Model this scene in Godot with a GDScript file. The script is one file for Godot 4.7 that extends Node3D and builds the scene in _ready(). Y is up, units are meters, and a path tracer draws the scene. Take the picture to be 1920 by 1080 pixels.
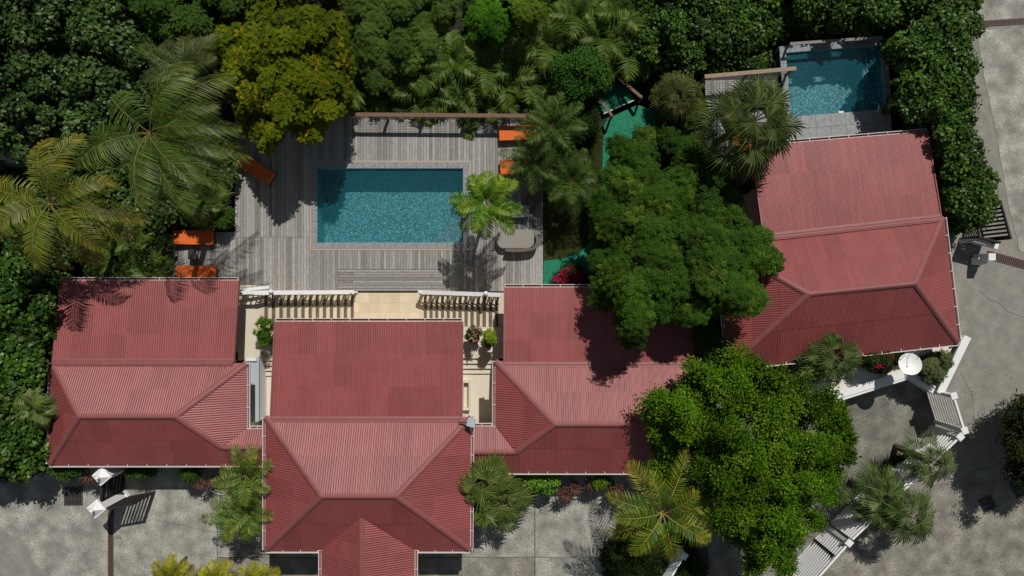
extends Node3D

const CAM_Y := 34.6
const FOCAL := 1280.0

var rng := RandomNumberGenerator.new()
var M := {}
var used := {}
var wave := FastNoiseLite.new()


# ---------------------------------------------------------------- mesh collector
class MB:
	var v := PackedVector3Array()
	var n := PackedVector3Array()
	var uv := PackedVector2Array()
	var c := PackedColorArray()
	var col := Color(1, 1, 1)

	func tri(a: Vector3, b: Vector3, d: Vector3) -> void:
		var nn := (d - a).cross(b - a).normalized()
		v.append(a); v.append(b); v.append(d)
		n.append(nn); n.append(nn); n.append(nn)
		c.append(col); c.append(col); c.append(col)
		uv.append(Vector2(a.x, a.z)); uv.append(Vector2(b.x, b.z)); uv.append(Vector2(d.x, d.z))

	func quad(a: Vector3, b: Vector3, d: Vector3, e: Vector3) -> void:
		tri(a, b, d)
		tri(a, d, e)

	func tri_s(a: Vector3, b: Vector3, d: Vector3, na: Vector3, nb: Vector3, nd: Vector3) -> void:
		v.append(a); v.append(b); v.append(d)
		n.append(na); n.append(nb); n.append(nd)
		c.append(col); c.append(col); c.append(col)
		uv.append(Vector2(a.x, a.z)); uv.append(Vector2(b.x, b.z)); uv.append(Vector2(d.x, d.z))

	func box(p: Vector3, s: Vector3, b := Basis.IDENTITY) -> void:
		var x := b.x * s.x * 0.5
		var y := b.y * s.y * 0.5
		var z := b.z * s.z * 0.5
		quad(p - x + y - z, p + x + y - z, p + x + y + z, p - x + y + z)
		quad(p - x - y + z, p + x - y + z, p + x - y - z, p - x - y - z)
		quad(p - x + y + z, p + x + y + z, p + x - y + z, p - x - y + z)
		quad(p + x + y - z, p - x + y - z, p - x - y - z, p + x - y - z)
		quad(p + x + y + z, p + x + y - z, p + x - y - z, p + x - y + z)
		quad(p - x + y - z, p - x + y + z, p - x - y + z, p - x - y - z)

	# a box with a chamfered upper rim
	func cbox(p: Vector3, s: Vector3, ch: float, b := Basis.IDENTITY) -> void:
		var h := s * 0.5
		var lo := []
		var mid := []
		var top := []
		for k in [[-1, -1], [1, -1], [1, 1], [-1, 1]]:
			lo.append(p + b * Vector3(k[0] * h.x, -h.y, k[1] * h.z))
			mid.append(p + b * Vector3(k[0] * h.x, h.y - ch, k[1] * h.z))
			top.append(p + b * Vector3(k[0] * (h.x - ch), h.y, k[1] * (h.z - ch)))
		quad(top[0], top[1], top[2], top[3])
		quad(lo[3], lo[2], lo[1], lo[0])
		for i in 4:
			var j := (i + 1) % 4
			quad(top[j], top[i], mid[i], mid[j])
			quad(mid[j], mid[i], lo[i], lo[j])

	func bar(a: Vector3, e: Vector3, w: float, h: float) -> void:
		var d := (e - a)
		var l := d.length()
		d = d / l
		var side := d.cross(Vector3.UP)
		if side.length() < 0.01:
			side = Vector3.RIGHT
		side = side.normalized()
		box((a + e) * 0.5, Vector3(l, h, w), Basis(d, side.cross(d), side))

	func tube(pts: Array, rad: Array, sides := 6) -> void:
		var rings := []
		var norms := []
		for i in pts.size():
			var d: Vector3 = (pts[mini(i + 1, pts.size() - 1)] - pts[maxi(i - 1, 0)]).normalized()
			var a := d.cross(Vector3(0.31, 0.2, 0.93)).normalized()
			if absf(d.dot(Vector3(0.31, 0.2, 0.93))) > 0.97:
				a = d.cross(Vector3.RIGHT).normalized()
			var b := a.cross(d)
			var ring := []
			var nr := []
			for k in sides:
				var t := TAU * k / sides
				var o := a * cos(t) + b * sin(t)
				ring.append(pts[i] + o * rad[i])
				nr.append(o)
			rings.append(ring)
			norms.append(nr)
		for i in pts.size() - 1:
			for k in sides:
				var m := (k + 1) % sides
				tri_s(rings[i][k], rings[i + 1][m], rings[i + 1][k], norms[i][k], norms[i + 1][m], norms[i + 1][k])
				tri_s(rings[i][k], rings[i][m], rings[i + 1][m], norms[i][k], norms[i][m], norms[i + 1][m])
		for e in [0, pts.size() - 1]:
			for k in range(1, sides - 1):
				if e == 0:
					tri(rings[e][0], rings[e][k], rings[e][k + 1])
				else:
					tri(rings[e][0], rings[e][k + 1], rings[e][k])

	# surface of revolution about the vertical through p: profile of Vector2(radius, height)
	func lathe(p: Vector3, prof: Array, sides := 20) -> void:
		for i in prof.size() - 1:
			var a: Vector2 = prof[i]
			var b: Vector2 = prof[i + 1]
			for k in sides:
				var t0 := TAU * k / sides
				var t1 := TAU * (k + 1) / sides
				var d0 := Vector3(cos(t0), 0, sin(t0))
				var d1 := Vector3(cos(t1), 0, sin(t1))
				quad(p + d0 * a.x + Vector3(0, a.y, 0), p + d0 * b.x + Vector3(0, b.y, 0), p + d1 * b.x + Vector3(0, b.y, 0), p + d1 * a.x + Vector3(0, a.y, 0))

	# a prism over a plan polygon (x, z)
	func prism(poly: PackedVector2Array, y0: float, y1: float) -> void:
		if Geometry2D.is_polygon_clockwise(poly):
			poly = poly.duplicate()
			poly.reverse()
		var ix := Geometry2D.triangulate_polygon(poly)
		for i in range(0, ix.size(), 3):
			var a := poly[ix[i]]
			var b := poly[ix[i + 1]]
			var d := poly[ix[i + 2]]
			var p := Vector3(a.x, y1, a.y)
			var q := Vector3(b.x, y1, b.y)
			var r := Vector3(d.x, y1, d.y)
			if (r - p).cross(q - p).y < 0:
				var w := q
				q = r
				r = w
			tri(p, q, r)
			tri(Vector3(p.x, y0, p.z), Vector3(r.x, y0, r.z), Vector3(q.x, y0, q.z))
		for i in poly.size():
			var a := poly[i]
			var b := poly[(i + 1) % poly.size()]
			quad(Vector3(b.x, y1, b.y), Vector3(b.x, y0, b.y), Vector3(a.x, y0, a.y), Vector3(a.x, y1, a.y))

	func mesh() -> ArrayMesh:
		var arr := []
		arr.resize(Mesh.ARRAY_MAX)
		arr[Mesh.ARRAY_VERTEX] = v
		arr[Mesh.ARRAY_NORMAL] = n
		arr[Mesh.ARRAY_TEX_UV] = uv
		arr[Mesh.ARRAY_COLOR] = c
		var m := ArrayMesh.new()
		m.add_surface_from_arrays(Mesh.PRIMITIVE_TRIANGLES, arr)
		return m


# ---------------------------------------------------------------- scene helpers
func P(px: float, py: float, h := 0.0) -> Vector3:      # a point at height h, from plan measurements on the survey picture
	var s := (CAM_Y - h) / FOCAL
	return Vector3((px - 960.0) * s, h, (py - 540.0) * s)

func plan(pts: Array, h := 0.0) -> PackedVector2Array:
	var out := PackedVector2Array()
	for p in pts:
		var w := P(p[0], p[1], h)
		out.append(Vector2(w.x, w.z))
	return out

func numbered(called: String, parent: Node) -> String:
	var key := str(parent.get_instance_id()) + called
	var k: int = used.get(key, 0)
	used[key] = k + 1
	return called if k == 0 else "%s_%03d" % [called, k]

func tag(o: Node3D, label: String, category: String, group := "", kind := "") -> Node3D:
	if label: o.set_meta("label", label)
	if category: o.set_meta("category", category)
	if group: o.set_meta("group", group)
	if kind: o.set_meta("kind", kind)
	return o

func base(called: String, at: Vector3, label: String, category: String, group := "", turn := 0.0) -> Node3D:
	var o := Node3D.new()
	o.name = numbered(called, self)
	add_child(o, true)
	o.position = at
	o.rotation.y = turn
	return tag(o, label, category, group)

func put(called: String, mesh: Mesh, mat: Material, parent: Node = self) -> MeshInstance3D:
	var o := MeshInstance3D.new()
	o.name = numbered(called, parent)
	o.mesh = mesh
	o.material_override = mat
	parent.add_child(o, true)
	return o

func node(called: String, parent: Node) -> Node3D:
	var o := Node3D.new()
	o.name = numbered(called, parent)
	parent.add_child(o, true)
	return o

func struct(called: String, mesh: Mesh, mat: Material, label := "") -> MeshInstance3D:
	var o := put(called, mesh, mat)
	tag(o, label, "", "", "structure")
	return o

func put_box(called: String, p: Vector3, s: Vector3, mat: Material, parent: Node, ch := 0.0, b := Basis.IDENTITY) -> MeshInstance3D:
	var m := MB.new()
	if ch > 0: m.cbox(p, s, ch, b)
	else: m.box(p, s, b)
	return put(called, m.mesh(), mat, parent)

func put_bar(called: String, a: Vector3, e: Vector3, w: float, h: float, mat: Material, parent: Node) -> MeshInstance3D:
	var m := MB.new()
	m.bar(a, e, w, h)
	return put(called, m.mesh(), mat, parent)

func lin(r: float, g: float, b: float) -> Color:        # a base colour given as linear values
	return Color(r, g, b).linear_to_srgb()

func mat(c: Color, rough := 0.8, tex: Texture2D = null, scale := Vector3.ONE) -> StandardMaterial3D:
	var m := StandardMaterial3D.new()
	m.albedo_color = c
	m.roughness = rough
	if tex:
		m.albedo_texture = tex
		m.uv1_triplanar = true
		m.uv1_world_triplanar = true
		m.uv1_scale = scale
	return m

func noise(freq: float, sd: int, oct := 3, kind := FastNoiseLite.TYPE_SIMPLEX_SMOOTH) -> FastNoiseLite:
	var f := FastNoiseLite.new()
	f.noise_type = kind
	f.frequency = freq
	f.seed = sd
	f.fractal_octaves = oct
	return f

# a texture that repeats without a seam: grey values from a noise, stretched by (sx, sy)
func grain(size: int, f: FastNoiseLite, sx: float, sy: float, lo: float, hi: float, gamma := 1.0) -> Image:
	var im := f.get_seamless_image(size, size, false, false, 0.15) if sx == sy else null
	var data := PackedByteArray()
	data.resize(size * size * 3)
	for y in size:
		for x in size:
			var t: float
			if im:
				t = im.get_pixel(x, y).r
			else:
				var bx := clampf((float(x) / size - 0.85) / 0.15, 0, 1)
				var by := clampf((float(y) / size - 0.85) / 0.15, 0, 1)
				t = f.get_noise_2d(x * sx, y * sy)
				if bx > 0: t = lerpf(t, f.get_noise_2d((x - size) * sx, y * sy), bx)
				if by > 0: t = lerpf(t, f.get_noise_2d(x * sx, (y - size) * sy), by)
				t = t * 0.5 + 0.5
			var g := int(clampf(lerpf(lo, hi, pow(clampf(t, 0, 1), gamma)), 0, 1) * 255)
			var o := (y * size + x) * 3
			data[o] = g
			data[o + 1] = g
			data[o + 2] = g
	return Image.create_from_data(size, size, false, Image.FORMAT_RGB8, data)

func mix_images(a: Image, b: Image, t1: Color, t2: Color) -> ImageTexture:   # colour runs from t1 to t2 with a * b
	var size := a.get_width()
	var da := a.get_data()
	var db := b.get_data()
	var out := PackedByteArray()
	out.resize(size * size * 3)
	for i in size * size:
		var t := da[i * 3] / 255.0 * (db[i * 3] / 255.0)
		out[i * 3] = int(clampf(lerpf(t1.r, t2.r, t), 0, 1) * 255)
		out[i * 3 + 1] = int(clampf(lerpf(t1.g, t2.g, t), 0, 1) * 255)
		out[i * 3 + 2] = int(clampf(lerpf(t1.b, t2.b, t), 0, 1) * 255)
	return ImageTexture.create_from_image(Image.create_from_data(size, size, false, Image.FORMAT_RGB8, out))

func roof_texture(sd: int) -> ImageTexture:
	# old red paint: fine grain and slow, irregular fading
	var size := 1024
	var fine := noise(0.06, sd, 3)
	var wide := noise(0.006, sd + 5, 4)
	var data := PackedByteArray()
	data.resize(size * size * 3)
	for y in size:
		for x in size:
			var d := 1.0 + 0.045 * wide.get_noise_2d(x, y) + 0.08 * fine.get_noise_2d(x, y)
			var f := clampf(wide.get_noise_2d(x + 3000.0, y) * 0.5 + 0.2, 0, 1)
			var o := (y * size + x) * 3
			data[o] = int(clampf(0.565 * d, 0, 1) * 255)
			data[o + 1] = int(clampf((0.288 + 0.03 * f) * d, 0, 1) * 255)
			data[o + 2] = int(clampf((0.282 + 0.03 * f) * d, 0, 1) * 255)
	return ImageTexture.create_from_image(Image.create_from_data(size, size, false, Image.FORMAT_RGB8, data))

func make_materials() -> void:
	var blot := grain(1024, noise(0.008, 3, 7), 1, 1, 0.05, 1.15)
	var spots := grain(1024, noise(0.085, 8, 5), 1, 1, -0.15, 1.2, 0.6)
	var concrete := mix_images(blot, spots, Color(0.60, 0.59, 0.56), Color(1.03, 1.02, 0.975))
	for k in 5:
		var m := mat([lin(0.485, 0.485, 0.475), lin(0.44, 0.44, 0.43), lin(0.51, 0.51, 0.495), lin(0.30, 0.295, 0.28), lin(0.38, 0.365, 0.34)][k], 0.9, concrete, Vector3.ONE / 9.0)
		m.uv1_offset = Vector3(k * 0.37, 0, k * 0.61)
		M["concrete%d" % k] = m
	# broom-grooved concrete
	var lines := grain(512, noise(0.05, 31, 3), 0.5, 7.0, 0.25, 1.0, 0.8)
	var ribbed := mix_images(lines, grain(512, noise(0.012, 12, 4), 1, 1, 0.45, 1.0), Color(0.62, 0.61, 0.585), Color(0.97, 0.955, 0.92))
	M.ribbed = mat(lin(0.41, 0.405, 0.385), 0.92, ribbed, Vector3.ONE / 5.0)
	# weathered deck wood, grain along z or along x
	var long := grain(512, noise(0.05, 21, 4), 3.0, 0.12, 0.0, 1.0)
	var across := grain(512, noise(0.05, 22, 4), 0.12, 3.0, 0.0, 1.0)
	var spot2 := grain(512, noise(0.02, 23, 4), 1, 1, 0.55, 1.0)
	var tl := mix_images(long, spot2, Color(0.55, 0.53, 0.51), Color(1.0, 0.99, 0.97))
	var tx := mix_images(across, spot2, Color(0.55, 0.53, 0.51), Color(1.0, 0.99, 0.97))
	var tones := [[0.64, 0.65, 0.66], [0.54, 0.555, 0.56], [0.74, 0.76, 0.77], [0.45, 0.435, 0.42], [0.60, 0.585, 0.565], [0.70, 0.71, 0.71], [0.51, 0.535, 0.55]]
	for k in 7:
		var t: Array = tones[k]
		var m := mat(lin(t[0], t[1], t[2]), 0.85, tl, Vector3(0.8, 0.5, 0.5))
		m.uv1_offset = Vector3(k * 0.31, k * 0.2, k * 0.47)
		M["wood%d" % k] = m

		var q := mat(lin(t[0], t[1], t[2]), 0.85, tx, Vector3(0.5, 0.5, 0.8))
		q.uv1_offset = Vector3(k * 0.31, k * 0.2, k * 0.47)
		M["woodx%d" % k] = q
	M.brown_wood = mat(lin(0.34, 0.20, 0.13), 0.75, tx, Vector3(0.6, 0.6, 0.9))
	M.edging = mat(lin(0.42, 0.33, 0.27), 0.8)
	M.pale_wood = mat(lin(0.60, 0.47, 0.34), 0.75, tx, Vector3(0.6, 0.6, 0.9))
	M.dark_wood = mat(lin(0.045, 0.035, 0.03), 0.7, tx, Vector3(0.6, 0.6, 0.9))
	# roofs
	for k in 3:
		var paint := roof_texture(11 + k * 17)
		M["roof%d" % k] = []
		for v in [1.0, 0.965, 0.93, 0.98]:
			var m := StandardMaterial3D.new()
			m.albedo_texture = paint
			m.albedo_color = Color(v, v * 0.995, v * 0.99)
			m.roughness = 0.40
			m.metallic_specular = 0.5
			M["roof%d" % k].append(m)
	M.cap = mat(lin(0.295, 0.092, 0.088), 0.6, mix_images(grain(256, noise(0.02, 51, 4), 1, 1, 0.5, 1), grain(256, noise(0.09, 52, 3), 1, 1, 0.6, 1), Color(0.78, 0.78, 0.78), Color(1, 1, 1)), Vector3.ONE / 2.0)
	M.gutter = mat(lin(0.72, 0.68, 0.66), 0.5)
	M.fascia = mat(lin(0.26, 0.08, 0.075), 0.6)
	# walls and stone
	var plast := mix_images(grain(512, noise(0.01, 61, 4), 1, 1, 0.4, 1), grain(512, noise(0.08, 62, 3), 1, 1, 0.7, 1), Color(0.93, 0.925, 0.91), Color(1, 1, 1))
	M.plaster = mat(lin(0.74, 0.70, 0.63), 0.85, plast, Vector3.ONE / 4.0)
	M.white = mat(lin(0.84, 0.84, 0.84), 0.5, plast, Vector3.ONE / 3.0)
	M.cream = mat(lin(0.70, 0.64, 0.52), 0.8, plast, Vector3.ONE / 3.0)
	for k in 4:
		var t: Array = [[0.68, 0.57, 0.40], [0.64, 0.53, 0.37], [0.72, 0.61, 0.44], [0.66, 0.57, 0.42]][k]
		M["tan%d" % k] = mat(lin(t[0], t[1], t[2]), 0.75, plast, Vector3.ONE / (2.0 + k * 0.4))
	M.nosing = mat(lin(0.25, 0.215, 0.185), 0.8, tl, Vector3(0.8, 0.5, 0.5))
	M.grey_stone = mat(lin(0.33, 0.35, 0.37), 0.8, mix_images(spot2, spot2, Color(0.7, 0.7, 0.7), Color(1, 1, 1)), Vector3.ONE / 2.0)
	M.grey_tile = mat(lin(0.36, 0.37, 0.38), 0.8, mix_images(spot2, spot2, Color(0.75, 0.75, 0.75), Color(1, 1, 1)), Vector3.ONE / 3.0)
	M.zinc = mat(lin(0.42, 0.50, 0.56), 0.5, plast, Vector3.ONE / 3.0)
	# green coated path, soil, grass
	M.green_path = mat(lin(0.012, 0.27, 0.15), 0.85, mix_images(grain(512, noise(0.02, 71, 4), 1, 1, 0.3, 1), spot2, Color(0.62, 0.66, 0.62), Color(1.0, 1.0, 1.0)), Vector3.ONE / 2.5)
	M.soil = mat(lin(0.05, 0.042, 0.028), 0.95, mix_images(grain(512, noise(0.02, 73, 5), 1, 1, 0, 1), spot2, Color(0.4, 0.42, 0.35), Color(1, 1, 1)), Vector3.ONE / 4.0)
	M.lawn = mat(lin(0.055, 0.085, 0.018), 0.95, mix_images(grain(512, noise(0.03, 75, 5), 1, 1, 0, 1), spot2, Color(0.5, 0.55, 0.4), Color(1, 1, 1)), Vector3.ONE / 3.0)
	# blue green pool lining: random speckle painted in to stand for caustic light
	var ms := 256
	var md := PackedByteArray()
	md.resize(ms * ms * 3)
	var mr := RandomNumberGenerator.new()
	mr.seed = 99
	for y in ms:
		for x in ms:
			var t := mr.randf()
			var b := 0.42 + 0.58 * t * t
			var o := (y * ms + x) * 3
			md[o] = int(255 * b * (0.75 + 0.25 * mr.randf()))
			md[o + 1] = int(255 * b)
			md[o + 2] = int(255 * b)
	var caustic_speckle := ImageTexture.create_from_image(Image.create_from_data(ms, ms, false, Image.FORMAT_RGB8, md))
	M.pool = mat(lin(0.26, 0.78, 0.86), 0.5, caustic_speckle, Vector3.ONE / 10.5)
	M.pool_step = mat(lin(0.44, 0.72, 0.78), 0.5, caustic_speckle, Vector3.ONE / 10.5)
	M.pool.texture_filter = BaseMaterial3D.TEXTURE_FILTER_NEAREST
	var w := StandardMaterial3D.new()
	w.albedo_color = Color(lin(0.015, 0.16, 0.21), 0.30)
	w.transparency = BaseMaterial3D.TRANSPARENCY_ALPHA
	w.roughness = 0.16
	M.water = w
	# furniture, metal
	var weave := mix_images(grain(256, noise(0.2, 81, 2), 1, 1, 0.5, 1), grain(256, noise(0.02, 82, 3), 1, 1, 0.7, 1), Color(0.82, 0.82, 0.82), Color(1, 1, 1))
	M.orange = mat(lin(0.80, 0.16, 0.025), 0.85, weave, Vector3.ONE)
	M.orange.rim_enabled = true
	M.orange.rim = 0.3
	M.taupe = mat(lin(0.32, 0.30, 0.265), 0.9, weave, Vector3.ONE)
	M.rattan = mat(lin(0.15, 0.12, 0.10), 0.8, weave, Vector3.ONE * 2)
	M.frame = mat(lin(0.035, 0.03, 0.03), 0.5)
	M.grey_paint = mat(lin(0.22, 0.24, 0.27), 0.5)
	M.black = mat(lin(0.012, 0.012, 0.012), 0.5)
	M.iron = mat(lin(0.055, 0.045, 0.042), 0.6)
	M.rust = mat(lin(0.12, 0.07, 0.055), 0.8)
	M.steel = mat(lin(0.6, 0.6, 0.6), 0.25)
	M.steel.metallic = 1.0
	M.glass = mat(Color(lin(0.1, 0.12, 0.13), 0.35), 0.05)
	M.glass.transparency = BaseMaterial3D.TRANSPARENCY_ALPHA
	M.trunk = mat(lin(0.16, 0.125, 0.09), 0.9, mix_images(spot2, grain(512, noise(0.06, 91, 3), 1, 1, 0.4, 1), Color(0.5, 0.5, 0.5), Color(1, 1, 1)), Vector3.ONE)
	for k in 3:
		var m := StandardMaterial3D.new()
		m.vertex_color_use_as_albedo = true
		m.roughness = [0.7, 0.4, 0.5][k]
		m.metallic_specular = [0.2, 0.33, 0.34][k]
		m.cull_mode = BaseMaterial3D.CULL_DISABLED
		m.backlight_enabled = true
		m.backlight = [Color(0.42, 0.5, 0.3), Color(0.25, 0.3, 0.18), Color(0.4, 0.45, 0.25)][k]
		M[["leaf", "glossy_leaf", "frond"][k]] = m


# ---------------------------------------------------------------- the scene
func _ready() -> void:
	rng.seed = 20240
	wave.frequency = 0.12
	wave.seed = 5
	# camera, sky, sun, exposure
	var cam := Camera3D.new()
	cam.name = "camera"
	cam.position = Vector3(0, CAM_Y, 0)
	cam.rotation_degrees = Vector3(-90, 0, 0)
	cam.fov = rad_to_deg(2.0 * atan(540.0 / FOCAL))
	cam.near = 0.5
	cam.far = 400.0
	add_child(cam)
	cam.current = true
	var env := Environment.new()
	env.background_mode = Environment.BG_SKY
	var sm := ProceduralSkyMaterial.new()
	sm.sky_top_color = Color(0.40, 0.44, 0.49)
	sm.sky_horizon_color = Color(0.58, 0.60, 0.62)
	sm.sky_curve = 0.12
	sm.ground_bottom_color = Color(0.15, 0.16, 0.13)
	sm.ground_horizon_color = Color(0.42, 0.45, 0.46)
	sm.sky_energy_multiplier = 0.84
	sm.ground_energy_multiplier = 0.84
	var sky := Sky.new()
	sky.sky_material = sm
	env.sky = sky
	env.tonemap_mode = Environment.TONE_MAPPER_LINEAR
	env.tonemap_exposure = 1.0
	env.sdfgi_enabled = true
	env.ssao_enabled = true
	env.ssil_enabled = true
	var we := WorldEnvironment.new()
	we.name = "world_environment"
	we.environment = env
	add_child(we)
	var sun := DirectionalLight3D.new()
	sun.name = "sun"
	sun.light_energy = 1.12
	sun.light_color = Color(1.0, 0.983, 0.955)
	sun.light_angular_distance = 0.5
	sun.shadow_enabled = true
	add_child(sun)
	sun.look_at_from_position(Vector3(0, 50, 0), Vector3(-0.25, 49.0, 0.74), Vector3.FORWARD)

	make_materials()
	make_sprays()
	build_ground()
	build_deck()
	build_pools()
	build_paths()
	build_houses()
	build_stairs()
	build_fences()
	build_furniture()
	build_trees()
	build_palms()
	build_small_plants()


# ---------------------------------------------------------------- ground
func ground_height(x: float, z: float) -> float:
	var y := -0.3
	y = lerpf(y, 1.88, smoothstep(6.4, 7.4, z) if x < 9.0 else smoothstep(3.2, 5.2, z))
	y = lerpf(y, 1.88, smoothstep(11.6, 12.6, x))
	if z < -9.0 and x < 12.0:
		y = lerpf(y, -3.2, smoothstep(-8.7, -11.5, z) * smoothstep(8.5, 6.5, x) * smoothstep(-16.0, -14.0, x))
		y = lerpf(y, -1.4, smoothstep(-9.0, -12.0, z) * (1.0 - smoothstep(8.5, 6.5, x) * smoothstep(-16.0, -14.0, x)))
	y = lerpf(y, 1.88, smoothstep(-18.0, -20.0, x) * smoothstep(-2.0, 2.0, z))
	if x > -14.3 and x < 1.6 and z > -8.6 and z < 0.0:
		y = -2.4
	if x > 12.6 and x < 18.7 and z > -12.4 and z < -7.9:
		y = -0.4
	return y

func build_ground() -> void:
	var m := MB.new()
	var xs := []
	var t := -150.0
	while t <= 150.0:
		xs.append(t)
		t += 0.5 if absf(t + 0.25) < 32.0 else 6.0
	for i in xs.size() - 1:
		for j in xs.size() - 1:
			var a := Vector3(xs[i], ground_height(xs[i], xs[j]), xs[j])
			var b := Vector3(xs[i + 1], ground_height(xs[i + 1], xs[j]), xs[j])
			var c := Vector3(xs[i + 1], ground_height(xs[i + 1], xs[j + 1]), xs[j + 1])
			var d := Vector3(xs[i], ground_height(xs[i], xs[j + 1]), xs[j + 1])
			m.quad(a, b, c, d)
	struct("ground", m.mesh(), M.soil, "dark earth and leaf litter under the planting")

	# road of grooved concrete, and the smooth slabs cast beside it
	var r := MB.new()
	r.prism(plan([[1262, 690], [1480, 660], [1700, 640], [1745, 440], [1790, 300], [1760, -200], [2600, -200], [2600, 1700], [1262, 1700]], 1.985), 1.8, 1.985)
	struct("road", r.mesh(), M.ribbed, "broom grooved concrete road curving past the right villa")
	var drive := node("driveway", self)
	tag(drive, "stained concrete driveway in front of the three linked houses", "", "", "structure")
	var slabs := [
		[[[-400, 840], [203, 840], [203, 1400], [-400, 1400]], 0],
		[[[213, 840], [406.4, 840], [406.4, 1400], [213, 1400]], 2],
		[[[407.6, 840], [1002.4, 840], [1002.4, 1044.4], [407.6, 1044.4]], 0],
		[[[407.6, 1045.6], [1002.4, 1045.6], [1002.4, 1400], [407.6, 1400]], 4],
		[[[1003.6, 840], [1261, 840], [1261, 1044.4], [1003.6, 1044.4]], 2],
		[[[1003.6, 1045.6], [1261, 1045.6], [1261, 1400], [1003.6, 1400]], 0],
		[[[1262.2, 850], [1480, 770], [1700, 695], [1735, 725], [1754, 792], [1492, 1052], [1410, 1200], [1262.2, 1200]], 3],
	]
	for s in slabs:
		var q := MB.new()
		q.prism(plan(s[0], 2.0), 1.8, 2.0)
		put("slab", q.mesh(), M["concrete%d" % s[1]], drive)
	var rb := MB.new()
	rb.prism(plan([[-300, 940], [-60, 965], [0, 990], [30, 1010], [52, 1030], [64, 1055], [88, 1075], [110, 1110], [150, 1400], [-300, 1400]], 2.0), 1.9, 2.004)
	put("grooved_slab", rb.mesh(), M.ribbed, drive)
	var rd := node("pavement", self)
	tag(rd, "pale smooth concrete slabs along the road's right side", "", "", "structure")
	for s in [
		[[[1829, -120], [2300, -120], [2300, 40], [1827, 48]], 2],
		[[[1832, 56], [2300, 44], [2300, 600], [1912, 470], [1890, 380], [1868, 250], [1846, 150]], 2],
		[[[1690, 935], [1835, 880], [2300, 800], [2300, 1290], [1860, 1500], [1400, 1500], [1520, 1100]], 4],
	]:
		var q := MB.new()
		q.prism(plan(s[0], 2.0), 1.9, 2.0)
		put("slab", q.mesh(), M["concrete%d" % s[1]], rd)
	var ck := MB.new()
	for c in [[[1838, 545], [1852, 560], [1870, 566], [1890, 584], [1935, 600]], [[1802, 700], [1824, 742], [1828, 800], [1845, 870]], [[1700, 925], [1745, 912], [1800, 900], [1838, 884]], [[228, 962], [290, 975], [345, 985], [404, 1000]], [[640, 1046], [700, 1060], [760, 1075], [800, 1100]], [[1010, 960], [1060, 975], [1100, 1010], [1120, 1043]], [[1600, 790], [1640, 775], [1690, 800], [1715, 820]]]:
		for i in c.size() - 1:
			var a := P(c[i][0], c[i][1], 2.003)
			var b := P(c[i + 1][0], c[i + 1][1], 2.003)
			var sd := (b - a).normalized().cross(Vector3.UP) * rng.randf_range(0.003, 0.007)
			ck.quad(a - sd, a + sd, b + sd, b - sd)
	tag(put("crack", ck.mesh(), M.dark_wood, drive), "", "", "", "stuff")
	# grates
	grate_strip("channel_drain", P(207.5, 962, 2.0), P(208, 1090, 2.0), 0.23, 44, "long rusty channel drain running from the left gate pillar", M.rust)
	grate_strip("channel_drain", P(1815, 46, 2.0), P(1990, 35, 2.0), 0.24, 40, "rusty channel drain crossing the road beside the top right hedge", M.rust)
	grate_strip("channel_drain", P(1850, 477, 2.0), P(1990, 515, 2.0), 0.36, 40, "rusty channel drain below the small right gate", M.rust)
	square_grate(P(138, 930, 2.0), 0.84, 0.0, "black square drain grate left of the white gate pillars")
	square_grate(P(1311, 1046, 2.0), 0.85, 0.1, "black square drain grate beside the yellow coconut palm")
	square_grate(P(1851, 944, 2.0), 0.62, 0.45, "rust brown square manhole cover on the right road")
	square_grate(P(1912, 915, 2.0), 0.7, 0.45, "rust brown grate under the dark tree at the right edge")
	var cov := MB.new()
	cov.prism(plan([[215, 1004], [227, 1004], [228, 1011], [214, 1011]], 2.004), 1.95, 2.006)
	tag(put("inspection_cover", cov.mesh(), M.concrete3), "small concrete inspection cover beside the left channel drain", "cover")

func grate_strip(called: String, a: Vector3, b: Vector3, w: float, n: int, label: String, m: Material) -> void:
	var o := base(called, a, label, "drain")
	var d := (b - a).normalized()
	var s := d.cross(Vector3.UP)
	var bs := Basis(d, Vector3.UP, s)
	var l := (b - a).length()
	put_box("trough", Vector3(0, 0.003, 0) + d * l * 0.5, Vector3(l, 0.006, w - 0.02), M.black, o, 0.0, bs)
	for k in [-1, 1]:
		put_box("rim", d * l * 0.5 + s * k * w * 0.5 + Vector3(0, 0.008, 0), Vector3(l, 0.022, 0.035), m, o, 0.0, bs)
	for i in n:
		put_box("grate_bar", d * l * (i + 0.5) / n + Vector3(0, 0.009, 0), Vector3(l / n * 0.5, 0.02, w - 0.04), m, o, 0.0, bs)

func square_grate(at: Vector3, w: float, turn: float, label: String) -> void:
	var o := base("drain_grate", at, label, "drain grate", "", turn)
	put_box("pit", Vector3(0, 0.004, 0), Vector3(w, 0.008, w), M.black, o)
	for k in [-1, 1]:
		put_box("rim", Vector3(k * w * 0.5, 0.012, 0), Vector3(0.05, 0.03, w + 0.05), M.iron, o)
		put_box("rim", Vector3(0, 0.0125, k * w * 0.5), Vector3(w - 0.06, 0.03, 0.05), M.iron, o)
	for i in 9:
		put_box("grate_bar", Vector3(-w / 2 + w * (i + 0.5) / 9.0, 0.014, 0), Vector3(w / 18.0, 0.02, w - 0.06), M.iron, o)
	for i in 2:
		put_box("cross_bar", Vector3(0, 0.018, -w / 2 + w * (i + 1) / 3.0), Vector3(w - 0.06, 0.02, 0.05), M.iron, o)


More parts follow.
